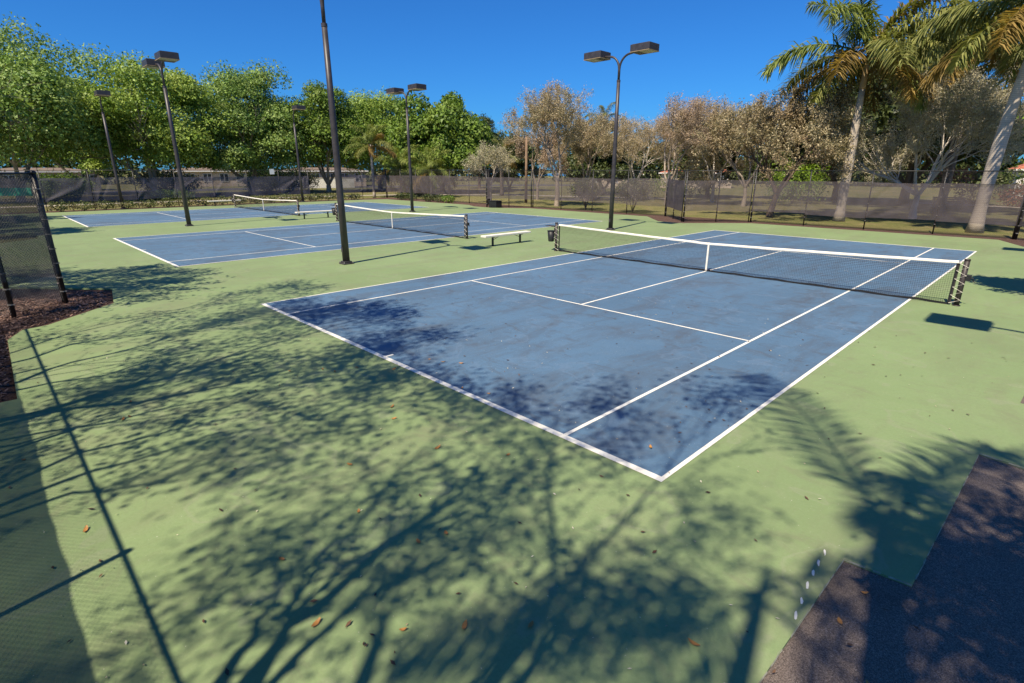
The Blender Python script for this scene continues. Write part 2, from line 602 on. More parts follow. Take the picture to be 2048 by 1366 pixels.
for (name, pts, lab) in [
    ('mulch_bed', [(-19.5, -9), (-19.5, -5), (-15.9, -2.1), (-13.4, -2.4), (-11.9, -3.9), (-7.4, -4.5), (-7.4, -9)], 'reddish mulch bed in the notch of the near fence'),
    ('mulch_bed', [(-54.6, -7), (-51.7, -7), (-51.7, 25), (-50.2, 28.0), (-50.2, 31.2), (-54.6, 31.2)], 'mulch strip under the hedge along the left fence'),
    ('mulch_bed', [(-50.3, 28.0), (-36.9, 28.2), (-34.8, 27.0), (-32.4, 27.0), (-29.6, 28.9), (-18.3, 28.8), (-18.3, 31.1), (-50.3, 31.3)], 'mulch bed along the back fence behind the two far courts'),
    ('mulch_bed', [(-18.3, 28.8), (-16.0, 26.1), (-14.1, 26.1), (-12.4, 27.8), (-11.0, 29.0), (0.3, 29.1), (1.5, 26.8), (3.1, 25.9), (6, 27.5), (6, 31.3), (-18.3, 31.1)], 'red mulch bed along the back fence behind the nearest court')]:
    tag(sheet(name, pts, -0.045, M['mulch']), lab, kind='structure')

# wood chips lying proud on the near bed
rng = np.random.default_rng(5)


def chips(name, poly, n, z, m, size, label):
    px = np.array(poly)
    x0, y0 = px.min(0)
    x1, y1 = px.max(0)
    pts = []
    while len(pts) < n:
        x, y = rng.uniform(x0, x1), rng.uniform(y0, y1)
        ins = False
        j = len(px) - 1
        for i in range(len(px)):
            if (px[i][1] > y) != (px[j][1] > y) and x < (px[j][0] - px[i][0]) * (y - px[i][1]) / (px[j][1] - px[i][1]) + px[i][0]:
                ins = not ins
            j = i
        if ins:
            pts.append((x, y))
    P = np.array(pts)
    a = rng.uniform(0, 2 * PI, n)
    t1 = rng.uniform(-0.5, 0.5, n)
    L = size * rng.uniform(0.5, 1.5, n)
    Wd = L * rng.uniform(0.2, 0.45, n)
    d = np.stack([np.cos(a), np.sin(a), t1], 1) * L[:, None]
    e = np.stack([-np.sin(a), np.cos(a), rng.uniform(-.6, .6, n)], 1) * Wd[:, None]
    c = np.stack([P[:, 0], P[:, 1], np.full(n, z) + rng.uniform(0, 0.02, n)], 1)
    V = np.stack([c - d - e, c + d - e, c + d + e, c - d + e], 1).reshape(-1, 3)
    F = np.arange(4 * n).reshape(-1, 4)
    return tag(np_obj(name, V, F, m), label, kind='stuff')


chips('mulch_chips', [(-16.6, -3.6), (-15.6, -2.5), (-13.8, -2.7), (-12.4, -4.2), (-7.8, -4.9), (-7.8, -5.6), (-14, -6.5)], 6500, -0.042,
      mat_leaf('chip', (0.035, 0.022, 0.020), (0.27, 0.17, 0.125), 0.0), 0.028, 'loose reddish wood chips on the near mulch bed')

# far ground: sidewalk, road, pond
tag(sheet('sidewalk', [(-64.4, -120), (-62.6, -120), (-62.6, 24), (-60, 34), (-52, 44), (-30, 52), (-30, 53.8), (-53, 45.8), (-61.6, 35.4), (-64.4, 24.5)], -0.058, M['concrete']),
    'pale concrete walk beyond the left fence', kind='structure')
tag(sheet('road', [(-104, -160), (-94, -160), (-92, 40), (-80, 70), (-60, 95), (-66, 104), (-88, 78), (-102, 42)], -0.060, M['road']),
    'grey road behind the row of green trees', kind='structure')
tag(sheet('pond', [(-230, 175), (-150, 205), (-230, 330), (-340, 300)], -0.055, M['water']), 'strip of blue pond water far behind the trees', kind='structure')
tag(sheet('footpath', [(-9, 62), (14, 57), (14, 58.6), (-9, 63.8)], -0.058, M['concrete']), 'pale footpath across the lawn behind the right fence', kind='structure')

# ------------------------------------------------------------------ the blue courts and their lines
court_lab = ['nearest blue tennis court with white lines', 'middle blue tennis court with white lines', 'farthest blue tennis court beside the hedge']
for ci, cx in enumerate(CX):
    ct = sheet('playing_court', [(cx, 0), (cx, CL), (cx - CW, CL), (cx - CW, 0)], 0.004, M['blue'])
    tag(ct, court_lab[ci], kind='structure')

    def line(name, x0, x1, y0, y1, z=0.008):
        # subdivided strip so that edges wander a few millimetres like masked paint
        mb = MB()
        mb.quad((x0, y0, z), (x1, y0, z), (x1, y1, z), (x0, y1, z))
        mb.build(name, M['line'], ct)
    w, b = 0.055, 0.095
    line('baseline', cx - CW - 0.02, cx + 0.02, -b / 2 - 0.02, b / 2 - 0.02)
    line('baseline', cx - CW - 0.02, cx + 0.02, CL - b / 2 + 0.02, CL + b / 2 + 0.02)
    ya, yb = b / 2 - 0.018, CL - b / 2 + 0.018
    for x in (cx, cx - SG, cx - CW + SG, cx - CW):
        line('sideline', x - w / 2 - 0.006, x + w / 2 - 0.006, ya, yb)
    for y in (CL / 2 - 6.40, CL / 2 + 6.40):
        line('service_line', cx - CW + SG + w / 2 + 0.002, cx - SG - w / 2 - 0.014, y - w / 2, y + w / 2)
    line('center_service_line', cx - CW / 2 - w / 2, cx - CW / 2 + w / 2, CL / 2 - 6.40 + w / 2 + 0.002, CL / 2 + 6.40 - w / 2 - 0.002)
    line('center_mark', cx - CW / 2 - w / 2, cx - CW / 2 + w / 2, b / 2 - 0.018, b / 2 + 0.13)
    line('center_mark', cx - CW / 2 - w / 2, cx - CW / 2 + w / 2, CL - b / 2 - 0.13, CL - b / 2 + 0.018)

# ------------------------------------------------------------------ fences
TOP = 3.07


def wire_mesh(name, a, b, z0, z1, parent, pitch=0.0707, r=0.0020, m=None):
    a, b = np.array(a, float), np.array(b, float)
    Ls = np.linalg.norm(b - a)
    u = (b - a) / Ls
    H = z1 - z0
    segs = []
    for s in np.arange(-H, Ls, pitch):
        s0, s1 = max(s, 0), min(s + H, Ls)
        if s1 - s0 > 0.01:
            segs.append((s0, z0 + s0 - s, s1, z0 + s1 - s, 1))
            segs.append((s0, z1 - (s0 - s), s1, z1 - (s1 - s), -1))
    sg = np.array(segs)
    P0 = np.stack([a[0] + u[0] * sg[:, 0], a[1] + u[1] * sg[:, 0], sg[:, 1]], 1)
    P1 = np.stack([a[0] + u[0] * sg[:, 2], a[1] + u[1] * sg[:, 2], sg[:, 3]], 1)
    nrm = np.array([-u[1], u[0], 0])
    side = np.stack([u[0] * np.ones(len(sg)), u[1] * np.ones(len(sg)), -sg[:, 4]], 1) * 0.7071
    offs = [side * r, -side * r * 0.5 + nrm * r * 0.87, -side * r * 0.5 - nrm * r * 0.87]
    V = np.stack([P0 + o for o in offs] + [P1 + o for o in offs], 1).reshape(-1, 3)
    base = np.arange(len(sg))[:, None] * 6
    F = np.concatenate([base + np.array([[0, 1, 4, 3]]), base + np.array([[1, 2, 5, 4]]), base + np.array([[2, 0, 3, 5]])], 0)
    o = np_obj(name, V, F, m or M['wire'], parent)
    o['kind'] = 'stuff'
    return o


def screen_panel(a, b, z0, z1, m, parent, inward, seed, amp=1.0, offset=0.05):
    a, b = np.array(a, float), np.array(b, float)
    Ls = np.linalg.norm(b - a)
    u = (b - a) / Ls
    nrm = np.array(inward, float)
    nx = max(18, int(Ls * 13))
    nz = 18
    rg = np.random.default_rng(seed)
    s = np.linspace(0.0, 1.0, nx)
    t = np.linspace(0.0, 1.0, nz)
    Sg, Tg = np.meshgrid(s, t, indexing='ij')
    d = np.zeros_like(Sg)
    for k in range(7):           # folds fanning out of the tied corners
        cx_, cz_ = rg.choice([0.0, 1.0, rg.uniform(0, 1)]), rg.choice([0.0, 1.0])
        ang = np.arctan2((Tg - cz_) * (z1 - z0), (Sg - cx_) * Ls + 1e-3)
        dist = np.hypot((Sg - cx_) * Ls, (Tg - cz_) * (z1 - z0))
        a0 = rg.uniform(-PI, PI)
        d += amp * 0.035 * np.exp(-((ang - a0) / 0.10) ** 2) * np.exp(-dist / 1.6) * rg.choice([-1, 1])
        a0 = rg.uniform(-PI, PI)
        d += amp * 0.03 * np.exp(-((ang - a0) / 0.22) ** 2) * np.exp(-dist / 1.0)
    d += amp * 0.012 * np.sin(Sg * Ls * rg.uniform(1.5, 4) + rg.uniform(0, 6)) * np.sin(Tg * 3 + rg.uniform(0, 6))
    sag_t = 0.02 * np.abs(np.sin(Sg * Ls * PI / 0.75)) + rg.uniform(0, 0.03) * np.sin(Sg * PI)
    sag_b = 0.025 * np.abs(np.sin(Sg * Ls * PI / 0.9)) * rg.uniform(0, 1) + rg.uniform(-0.05, 0.05) * Sg
    Z = (z0 + sag_b) * (1 - Tg) + (z1 - sag_t) * Tg
    d = d + offset
    X = a[0] + u[0] * Sg * Ls + nrm[0] * d
    Y = a[1] + u[1] * Sg * Ls + nrm[1] * d
    V = np.stack([X, Y, Z], 2).reshape(-1, 3)
    i = np.arange(nx - 1)[:, None] * nz + np.arange(nz - 1)[None, :]
    i = i.ravel()
    F = np.stack([i, i + nz, i + nz + 1, i + 1], 1)
    o = np_obj('windscreen', V, F, m, parent)
    o.data.polygons.foreach_set('use_smooth', [True] * len(o.data.polygons))
    return o


def post_mesh(r, h, m):
    mb = MB()
    mb.tube([(0, 0, -0.05), (0, 0, h - 0.03)], r, 10)
    mb.tube([(0, 0, h - 0.03), (0, 0, h + 0.02), (0, 0, h + 0.045)], [r * 1.25, r * 1.2, r * 0.3], 10)
    return mb.mesh('post', m, True)


def band_mesh(r, zs, m):
    mb = MB()
    for z in zs:
        mb.tube([(0, 0, z - 0.012), (0, 0, z + 0.012)], r * 1.22, 8)
        mb.box(r * 0.9, r * 1.7, -0.012, 0.012, z - 0.01, z + 0.01)
    return mb.mesh('tie_band', m)


POST_L = post_mesh(0.032, TOP, M['black'])
POST_C = post_mesh(0.052, TOP, M['black'])
BAND_C = band_mesh(0.052, [0.25, 0.6, 0.95, 1.3, 1.65, 2.0, 2.35, 2.7], M['galv'])
BAND_L = band_mesh(0.032, [0.45, 0.9, 1.35, 1.8, 2.25, 2.7], M['galv'])


def fence(label, nodes, inward, screen=None, zs=(0.62, 2.50), spacing=3.05, seed=0, amp=1.0, corners=(), skip=(), bands=True, mesh=True, wire=None):
    """straight run through nodes; inward = unit vector towards the court"""
    root = empty('chain_link_fence', (nodes[0][0], nodes[0][1], 0))
    tag(root, label, 'fence', 'fence runs around the courts')
    ox, oy = nodes[0]
    rg = random.Random(seed)
    for i in range(len(nodes) - 1):
        a, b = Vector(nodes[i]), Vector(nodes[i + 1])
        L = (b - a).length
        n = max(1, round(L / spacing))
        for k in range(n):
            p = a.lerp(b, k / n)
            q = a.lerp(b, (k + 1) / n)
            corner = (k == 0 and i in corners)
            po = bpy.data.objects.new('post', POST_C if corner else POST_L)
            COL.objects.link(po)
            po.parent = root
            po.location = (p.x - ox, p.y - oy, 0)
            po.rotation_euler = (rg.uniform(-.006, .006), rg.uniform(-.006, .006), 0)
            if bands:
                bo = bpy.data.objects.new('tie_band', BAND_C if corner else BAND_L)
                COL.objects.link(bo)
                bo.parent = po
                bo['kind'] = 'stuff'
                bo.rotation_euler = (0, 0, math.atan2(inward[1], inward[0]))
            if screen and (i, k) not in skip:
                scr = screen_panel((p.x - ox, p.y - oy), (q.x - ox, q.y - oy), zs[0] + rg.uniform(-.03, .05), zs[1] + rg.uniform(-.03, .03), screen, root, inward, seed * 100 + i * 20 + k, amp)
        mb = MB()
        rail = [(a.x - ox, a.y - oy, TOP - 0.02), (b.x - ox, b.y - oy, TOP - 0.02)]
        mb.tube(rail, 0.021, 8)
        mb.build('top_rail', M['black'], root, True)
        if mesh:
            wire_mesh('wire_mesh', (a.x - ox, a.y - oy), (b.x - ox, b.y - oy), 0.04, TOP - 0.05, root, r=0.0034 if wire else 0.0020, m=wire)
    e = Vector(nodes[-1])
    po = bpy.data.objects.new('post', POST_C if (len(nodes) - 1) in corners else POST_L)
    COL.objects.link(po)
    po.parent = root
    po.location = (e.x - ox, e.y - oy, 0)
    return root


r7 = 0.7071
fence('long chain link fence with grey windscreen behind the hedge, left of the far court', [(-54.3, -6.4), (-54.3, 30.5)], (1, 0), M['screen_left'], seed=1, amp=3.0, skip=((0, 9),))
fence('back chain link fence run with windscreen behind the farthest court', [(-54.3, 30.6), (-36.4, 30.5)], (0, -1), M['screen'], seed=2, amp=2.0, corners=(0,))
fence('fence notch with crumpled windscreen at the back between the two far courts', [(-36.4, 30.4), (-33.9, 27.9), (-30.9, 30.4)], (0.0, -1), M['screen'], seed=3, amp=2.6, corners=(0, 1, 2), spacing=2.2)
fence('back chain link fence run with windscreen behind the middle court', [(-30.8, 30.5), (-17.9, 30.45)], (0, -1), M['screen'], seed=4, amp=2.6, corners=(0,))
fence('left leg of the back fence notch beside the nearest court, darkest screen', [(-17.8, 30.40), (-14.95, 27.45)], (0, -1), M['screen_thick'], seed=5, amp=1.2, corners=(0,), spacing=2.1)
fence('right leg of the back fence notch beside the nearest court', [(-14.82, 27.45), (-11.9, 30.30)], (0.2, -1), M['screen'], seed=6, amp=1.6, corners=(0,), spacing=2.1)
fence('back chain link fence run with brown windscreen behind the nearest court', [(-11.8, 30.40), (0.62, 30.55)], (0, -1), M['screen'], seed=7, amp=1.8, corners=(0, 1))
fence('fence leg at the right edge of the picture beyond the nearest court', [(0.72, 30.5), (3.5, 27.6)], (0, -1), M['screen'], seed=8, amp=1.2, corners=(0,), spacing=2.1)
# near side: the notch whose last panels stand at the left edge, and the run behind the photographer
fence('near fence panel at the left edge, with black windscreen and corner post', [(-14.76, -3.41), (-13.81, -4.44), (-11.85, -6.38)], (r7, r7), M['screen_near'], zs=(0.72, 2.45), seed=9, amp=1.4, corners=(0, 1), spacing=2.8, wire=M['wire_sunlit'])
back_leg = fence('near fence leg seen through the left edge panel', [(-14.86, -3.45), (-17.9, -6.38)], (-r7, r7), M['screen_near'], zs=(0.55, 2.30), seed=10, amp=0.8, spacing=2.2)
mb = MB()
mb.box(-2.6, -0.08, -0.012, 0.012, 2.54, 2.72, R(43.9), (0, 0))
mb.build('green_strap', M['greentape'], back_leg)
fence('long fence behind the camera that shades the near court edge', [(-11.75, -6.40), (1.0, -6.40)], (0, 1), M['screen_back'], zs=(0.35, 2.46), seed=11, amp=1.0, spacing=3.05, bands=False)
fence('near fence run beside the middle court, outside the frame', [(-29.6, -6.4), (-18.0, -6.4)], (0, 1), M['screen_near'], seed=12, amp=0.8, bands=False)

# tension bar hanging loose across the panel at the left edge
# ------------------------------------------------------------------ nets
def make_net(cx, label):
    yc = CL / 2
    root = empty('tennis_net', (cx - CW / 2, yc, 0))
    tag(root, label, 'tennis net', 'nets of the three courts')
    half = CW / 2 + 0.914

    def top(x):
        return 0.914 + (1.07 - 0.914) * (abs(x) / half) ** 1.15
    for s in (-1, 1):
        mb = MB()
        mb.tube([(s * half, 0, -0.03), (s * half, 0, 1.09)], 0.058, 12)
        mb.tube([(s * half, 0, 1.09), (s * half, 0, 1.125), (s * half, 0, 1.13)], [0.064, 0.060, 0.02], 12)
        mb.tube([(s * half, 0, -0.01), (s * half, 0, 0.02)], 0.085, 12)
        po = mb.build('net_post', M['netpost'], root, True)
        mb = MB()                # side bar the net end is laced to
        mb.tube([(s * (half - 0.13), 0.0, 0.03), (s * (half - 0.13), 0, 1.03)], 0.016, 6)
        mb.build('lacing_bar', M['netpost'], po)
        mb = MB()                # zigzag lacing cord
        pts = []
        for k in range(11):
            z = 0.05 + k * 0.098
            pts.append((s * (half + (0.06 if k % 2 else -0.15)), (-0.062 if k % 2 else -0.03), z))
        mb.tube(pts, 0.0075, 5)
        mb.build('lacing_cord', M['cord'], po)
        if s > 0:
            mb = MB()            # winch
            mb.box(half + 0.05, half + 0.15, -0.05, 0.05, 0.62, 0.76)
            mb.tube([(half + 0.15, 0, 0.69), (half + 0.19, 0, 0.69), (half + 0.2, 0, 0.62), (half + 0.24, 0, 0.60)], 0.014, 6)
            mb.build('winch', M['black'], po, bevel=0.012)
    inner = half - 0.15
    # mesh
    xs = np.arange(-inner, inner + 0.001, 0.045)
    V, F = [], []

    def bar(p, q, r):
        n = len(V)
        p, q = Vector(p), Vector(q)
        t = (q - p).normalized()
        a = Vector((0, 1, 0))
        b_ = t.cross(a)
        for e in (p, q):
            V.extend([tuple(e + a * r), tuple(e - a * r * 0.5 + b_ * r * 0.87), tuple(e - a * r * 0.5 - b_ * r * 0.87)])
        F.extend([(n, n + 1, n + 4, n + 3), (n + 1, n + 2, n + 5, n + 4), (n + 2, n, n + 3, n + 5)])
    for x in xs:
        bar((x, 0, 0.03), (x, 0, top(x) - 0.03), 0.0021)
    seg = np.linspace(-inner, inner, 41)
    for k in range(22):
        for i in range(40):
            za = 0.04 + (top(seg[i]) - 0.08) * k / 21.5
            zb = 0.04 + (top(seg[i + 1]) - 0.08) * k / 21.5
            bar((seg[i], 0, za), (seg[i + 1], 0, zb), 0.0021)
            if k > 15:       # the upper courses are doubled
                bar((seg[i], 0.006, za + 0.004), (seg[i + 1], 0.006, zb + 0.004), 0.0018)
    o = np_obj('net_mesh', np.array(V), np.array(F), M['net'], root)
    o['kind'] = 'stuff'
    # headband (a folded vinyl sleeve)
    mb = MB()
    prof = [(-0.012, -0.058), (-0.015, -0.012), (-0.007, 0.004), (0.007, 0.004), (0.015, -0.012), (0.012, -0.058)]
    n0 = 0
    rg = random.Random(int(abs(cx)) + 1)
    for i, x in enumerate(seg):
        w_ = rg.uniform(-0.003, 0.003)
        for dy, dz in prof:
            mb.v.append((x, dy + w_, top(x) + dz + w_))
    m_ = len(prof)
    for i in range(len(seg) - 1):
        for k in range(m_ - 1):
            mb.f.append((i * m_ + k, i * m_ + k + 1, (i + 1) * m_ + k + 1, (i + 1) * m_ + k))
    mb.build('headband', M['band'], root, True)
    mb = MB()
    for s in (-1, 1):
        mb.tube([(s * inner, 0, top(inner) - 0.01), (s * half, 0, 1.075)], 0.006, 6)
    mb.build('net_cable', M['galv'], root)
    mb = MB()
    mb.box(-0.027, 0.027, -0.017, 0.019, 0.025, 0.925)
    cs = mb.build('center_strap', M['band'], root)
    mb = MB()
    mb.box(-0.035, 0.035, -0.026, 0.028, 0.01, 0.06)
    mb.build('strap_buckle', M['galv'], cs, bevel=0.008)
    mb = MB()                    # tape along the bottom, sagging on to the court
    pts = [(x, rg.uniform(-0.01, 0.01), 0.035 + 0.012 * math.sin(i * 1.7)) for i, x in enumerate(seg)]
    for i in range(len(seg) - 1):
        p, q = pts[i], pts[i + 1]
        mb.quad((p[0], p[1], p[2] - 0.027), (q[0], q[1], q[2] - 0.027), (q[0], q[1], q[2] + 0.027), (p[0], p[1], p[2] + 0.027))
    mb.build('bottom_tape', M['net'], root)
    for s in (-1, 1):
        mb = MB()
        mb.box(s * inner - 0.03, s * inner + 0.03, -0.008, 0.008, 0.03, top(inner) - 0.06)
        mb.build('side_tape', M['net'], root)
    return root


make_net(CX[0], 'tennis net of the nearest court, white headband and laced post')
make_net(CX[1], 'tennis net of the middle court, crossed by the near light pole')
make_net(CX[2], 'tennis net of the farthest court, next to the hedge')

# ------------------------------------------------------------------ benches and bins
def make_bench(x, y, label, length=2.75):
    root = empty('bench', (x, y, 0))
    tag(root, label, 'bench', 'white benches between the courts')
    mb = MB()
    mb.box(-0.16, 0.16, -length / 2, length / 2, 0.395, 0.475)
    mb.build('seat', M['bench'], root, bevel=0.012)
    for s in (-0.83, 0.83):
        mb = MB()
        mb.box(-0.035, 0.035, s - 0.035, s + 0.035, 0.012, 0.365)
        lg = mb.build('leg', M['black'], root, bevel=0.005)
        mb = MB()
        mb.box(-0.13, 0.13, s - 0.06, s + 0.06, 0.0, 0.0118)
        mb.build('foot_plate', M['black'], lg)
        mb = MB()
        mb.box(-0.13, 0.13, s - 0.045, s + 0.045, 0.366, 0.394)
        mb.build('seat_bracket', M['black'], lg)
        mb = MB()
        mb.tube([(0, s, 0.25), (0, s * 0.52, 0.393)], 0.012, 6)
        mb.build('brace', M['black'], lg)
    return root


make_bench(-14.75, 11.89, 'white slab bench on black legs between the nearest and middle courts')
make_bench(-33.15, 11.89, 'white slab bench on black legs between the middle and far courts')
make_bench(-51.3, 11.9, 'small white bench against the hedge by the far court')


def make_bin(x, y, label):
    root = empty('waste_bin', (x, y, 0.36))
    tag(root, label, 'bin', 'black bins hung on net posts')
    mb = MB()
    mb.tube([(0, 0, 0), (0, 0, 0.02), (0, 0, 0.42), (0, 0, 0.42), (0, 0, 0.05)], [0.10, 0.115, 0.155, 0.143, 0.10], 16, caps=True)
    mb.build('bucket', M['bin'], root, True)
    mb = MB()
    mb.tube([(0, 0, 0.405), (0, 0, 0.43)], 0.165, 16)
    mb.tube([(0, 0, 0.43), (0, 0, 0.432)], 0.146, 16)
    mb.build('rim', M['bin'], root)
    mb = MB()
    mb.box(0.13, 0.26, -0.02, 0.02, 0.30, 0.34)
    mb.box(0.13, 0.26, -0.02, 0.02, 0.12, 0.16)
    mb.build('bracket', M['black'], root)
    mb = MB()
    mb.box(-0.22, 0.20, -0.12, 0.12, 0.60, 0.625)
    mb.box(0.16, 0.20, -0.015, 0.015, 0.30, 0.60)
    mb.build('tray', M['netpost'], root, bevel=0.006)
    return root


half = CW / 2 + 0.914
for cx, lab in ((CX[0], 'black bucket bin hung on the left net post of the nearest court'),
                (CX[1], 'black bucket bin hung on the left net post of the middle court'),
                (CX[2], 'black bucket bin hung on the far net post beside the hedge')):
    make_bin(cx - CW / 2 - half - 0.27, CL / 2, lab)

# ------------------------------------------------------------------ light poles
def lamp_head(root, cx, dirx):
    hd = empty('lamp_head', (cx, 0, 8.63))
    hd.parent = root
    mb = MB()
    a, b, h = 0.53, 0.43, 0.165
    mb.box(-a, a, -b, b, -h + 0.03, h)
    # shallow raised lid, seen only from above
    mb.box(-a + 0.05, a - 0.05, -b + 0.05, b - 0.05, h + 0.002, h + 0.02)
    hs = mb.build('housing', M['bronze'], hd, bevel=0.012)
    mb = MB()
    z0, z1 = -h, -h + 0.027
    mb.box(-a - 0.008, a + 0.008, -b - 0.008, -b + 0.03, z0, z1)
    mb.box(-a - 0.008, a + 0.008, b - 0.03, b + 0.008, z0, z1)
    mb.box(-a - 0.008, -a + 0.03, -b + 0.031, b - 0.031, z0, z1)
    mb.box(a - 0.03, a + 0.008, -b + 0.031, b - 0.031, z0, z1)
    mb.build('trim_frame', M['gasket'], hd)
    mb = MB()
    s = dirx
    x0, x1 = sorted((s * (-0.10), s * (a - 0.032)))
    mb.box(x0, x1, -b + 0.032, b - 0.032, -h + 0.006, -h + 0.022)
    mb.build('lens', M['lens'], hd)
    mb = MB()
    x0, x1 = sorted((s * (-a + 0.032), s * (-0.102)))
    mb.box(x0, x1, -b + 0.032, b - 0.032, -h + 0.004, -h + 0.024)
    mb.build('ballast_cover', M['bronze'], hd)


def light_pole(x, y, label, dirs):
    root = empty('light_pole', (x, y, 0))
    tag(root, label, 'light pole', 'court light poles')
    mb = MB()
    mb.box(-0.19, 0.19, -0.19, 0.19, 0.0, 0.045)
    mb.box(-0.145, 0.145, -0.145, 0.145, 0.0455, 0.10)
    bp = mb.build('base_plate', M['bronze'], root, bevel=0.01)
    for sx in (-1, 1):
        for sy in (-1, 1):
            mb = MB()
            mb.tube([(sx * 0.165, sy * 0.165, 0.045), (sx * 0.165, sy * 0.165, 0.085)], 0.014, 6)
            mb.build('bolt', M['galv'], bp)
    mb = MB()
    mb.tube([(0, 0, 0.09), (0, 0, 2.5), (0, 0, 5.0), (0, 0, 7.35)], [0.122, 0.112, 0.099, 0.086], 16)
    sh = mb.build('shaft', M['bronze'], root, True)
    mb = MB()
    mb.tube([(0, 0, 7.30), (0, 0, 7.40)], 0.094, 16)
    mb.build('collar', M['bronze'], sh)
    mb = MB()
    mb.box(-0.05, 0.05, -0.128, -0.112, 0.42, 0.60)
    mb.build('hand_hole_cover', M['bronze'], sh)
    for s in dirs:
        mb = MB()
        pts = [(s * 0.012, 0, 7.38), (s * 0.016, 0, 7.85)]
        for k in range(9):
            a = (k / 8) * R(86)
            pts.append((s * (0.02 + 0.62 * (1 - math.cos(a))), 0, 7.90 + 0.62 * math.sin(a)))
        pts.append((s * 0.90, 0, 8.545))
        mb.tube(pts, 0.052, 12)
        mb.build('arm', M['bronze'], root, True)
        lamp_head(root, s * 1.40, s)
    return root


light_pole(-14.95, 4.34, 'dark light pole nearest the camera, its top out of the frame', (-1, 1))
light_pole(-15.05, 20.0, 'dark twin headed light pole behind the near net, right of centre', (-1, 1))
light_pole(-33.35, 4.27, 'dark twin headed light pole in front of the green trees at left', (-1, 1))
light_pole(-33.40, 19.75, 'dark twin headed light pole by the far end of the middle court', (-1, 1))
light_pole(-52.9, 4.50, 'single headed light pole rising from the hedge at far left', (1,))
light_pole(-52.3, 19.55, 'single headed light pole at the hedge behind the middle net', (1,))
light_pole(3.90, 4.30, 'single headed light pole right of the frame, its lamp shadow near the net', (-1,))
light_pole(3.90, 19.9, 'single headed light pole right of the frame, its lamp shadow at the far edge', (-1,))

# ------------------------------------------------------------------ vegetation
def rand_dirs(rg, n):
    v = rg.normal(size=(n, 3))
    return v / np.linalg.norm(v, axis=1)[:, None]


def leaf_quads(rg, C, size, aspect=0.5, out=None, outw=0.0, droop=0.0, tri=False):
    """one small rhombus per centre"""
    n = len(C)
    a = rand_dirs(rg, n)
    a[:, 2] -= droop
    a /= np.linalg.norm(a, axis=1)[:, None]
    nn = rand_dirs(rg, n)
    nn[:, 2] += 0.5
    if out is not None:
        nn = nn + out * outw
    b = np.cross(nn, a)
    b /= (np.linalg.norm(b, axis=1)[:, None] + 1e-9)
    L = size * rg.uniform(0.6, 1.35, n)[:, None] * 0.5
    a = a * L
    b = b * L * aspect
    if tri:
        V = np.stack([C - a + b, C + a, C - a * 0.8 - b], 1).reshape(-1, 3)
        return V, np.arange(3 * n).reshape(-1, 3)
    V = np.stack([C - a, C - 0.1 * a + b, C + a, C - 0.1 * a - b], 1).reshape(-1, 3)
    F = np.arange(4 * n).reshape(-1, 4)
    return V, F


def seg_tubes(segs, sides=5):
    """segs: list of (p, q, r0, r1) -> quads"""
    P = np.array([s[0] for s in segs], float)
    Q = np.array([s[1] for s in segs], float)
    r0 = np.array([s[2] for s in segs])[:, None]
    r1 = np.array([s[3] for s in segs])[:, None]
    t = Q - P
    t /= (np.linalg.norm(t, axis=1)[:, None] + 1e-9)
    ref = np.where(np.abs(t[:, :1]) < 0.8, np.array([[1.0, 0, 0]]), np.array([[0, 1.0, 0]]))
    a = ref - t * (ref * t).sum(1)[:, None]
    a /= np.linalg.norm(a, axis=1)[:, None]
    b = np.cross(t, a)
    rings = []
    for base, r in ((P, r0), (Q, r1)):
        for k in range(sides):
            an = 2 * PI * k / sides
            rings.append(base + (a * math.cos(an) + b * math.sin(an)) * r)
    V = np.stack(rings, 1).reshape(-1, 3)
    base = np.arange(len(segs))[:, None] * (2 * sides)
    F = np.concatenate([base + np.array([[k, (k + 1) % sides, sides + (k + 1) % sides, sides + k]]) for k in range(sides)], 0)
    return V, F


def grow(rg, p, d, L, r, depth, segs, tips, spread=0.75, upw=0.12, wob=0.25, nseg=3, shrink=0.68, kids=(2, 3)):
    n = nseg
    for i in range(n):
        d = d + rg.normal(size=3) * wob * 0.5 + np.array([0, 0, upw])
        d = d / np.linalg.norm(d)
        q = p + d * L / n
        r1 = r * (1 - 0.35 / n * 1.3)
        segs.append((p, q, r, r1))
        p, r = q, r1
        if depth > 0 and i >= 1:
            for _ in range(rg.integers(1, 3)):
                e = rg.normal(size=3)
                e -= d * e.dot(d)
                e /= np.linalg.norm(e)
                ang = rg.uniform(0.5, 1.0) * spread
                nd = d * math.cos(ang) + e * math.sin(ang)
                grow(rg, p, nd, L * shrink * rg.uniform(0.7, 1.1), r * 0.6, depth - 1, segs, tips, spread, upw, wob, nseg, shrink, kids)
    if depth > 0:
        for _ in range(rg.integers(kids[0], kids[1] + 1)):
            e = rg.normal(size=3)
            e -= d * e.dot(d)
            e /= np.linalg.norm(e)
            ang = rg.uniform(0.25, 0.7) * spread
            nd = d * math.cos(ang) + e * math.sin(ang)
            grow(rg, p, nd, L * shrink * rg.uniform(0.8, 1.15), r * 0.7, depth - 1, segs, tips, spread, upw, wob, nseg, shrink, kids)
    else:
        tips.append((p, d))


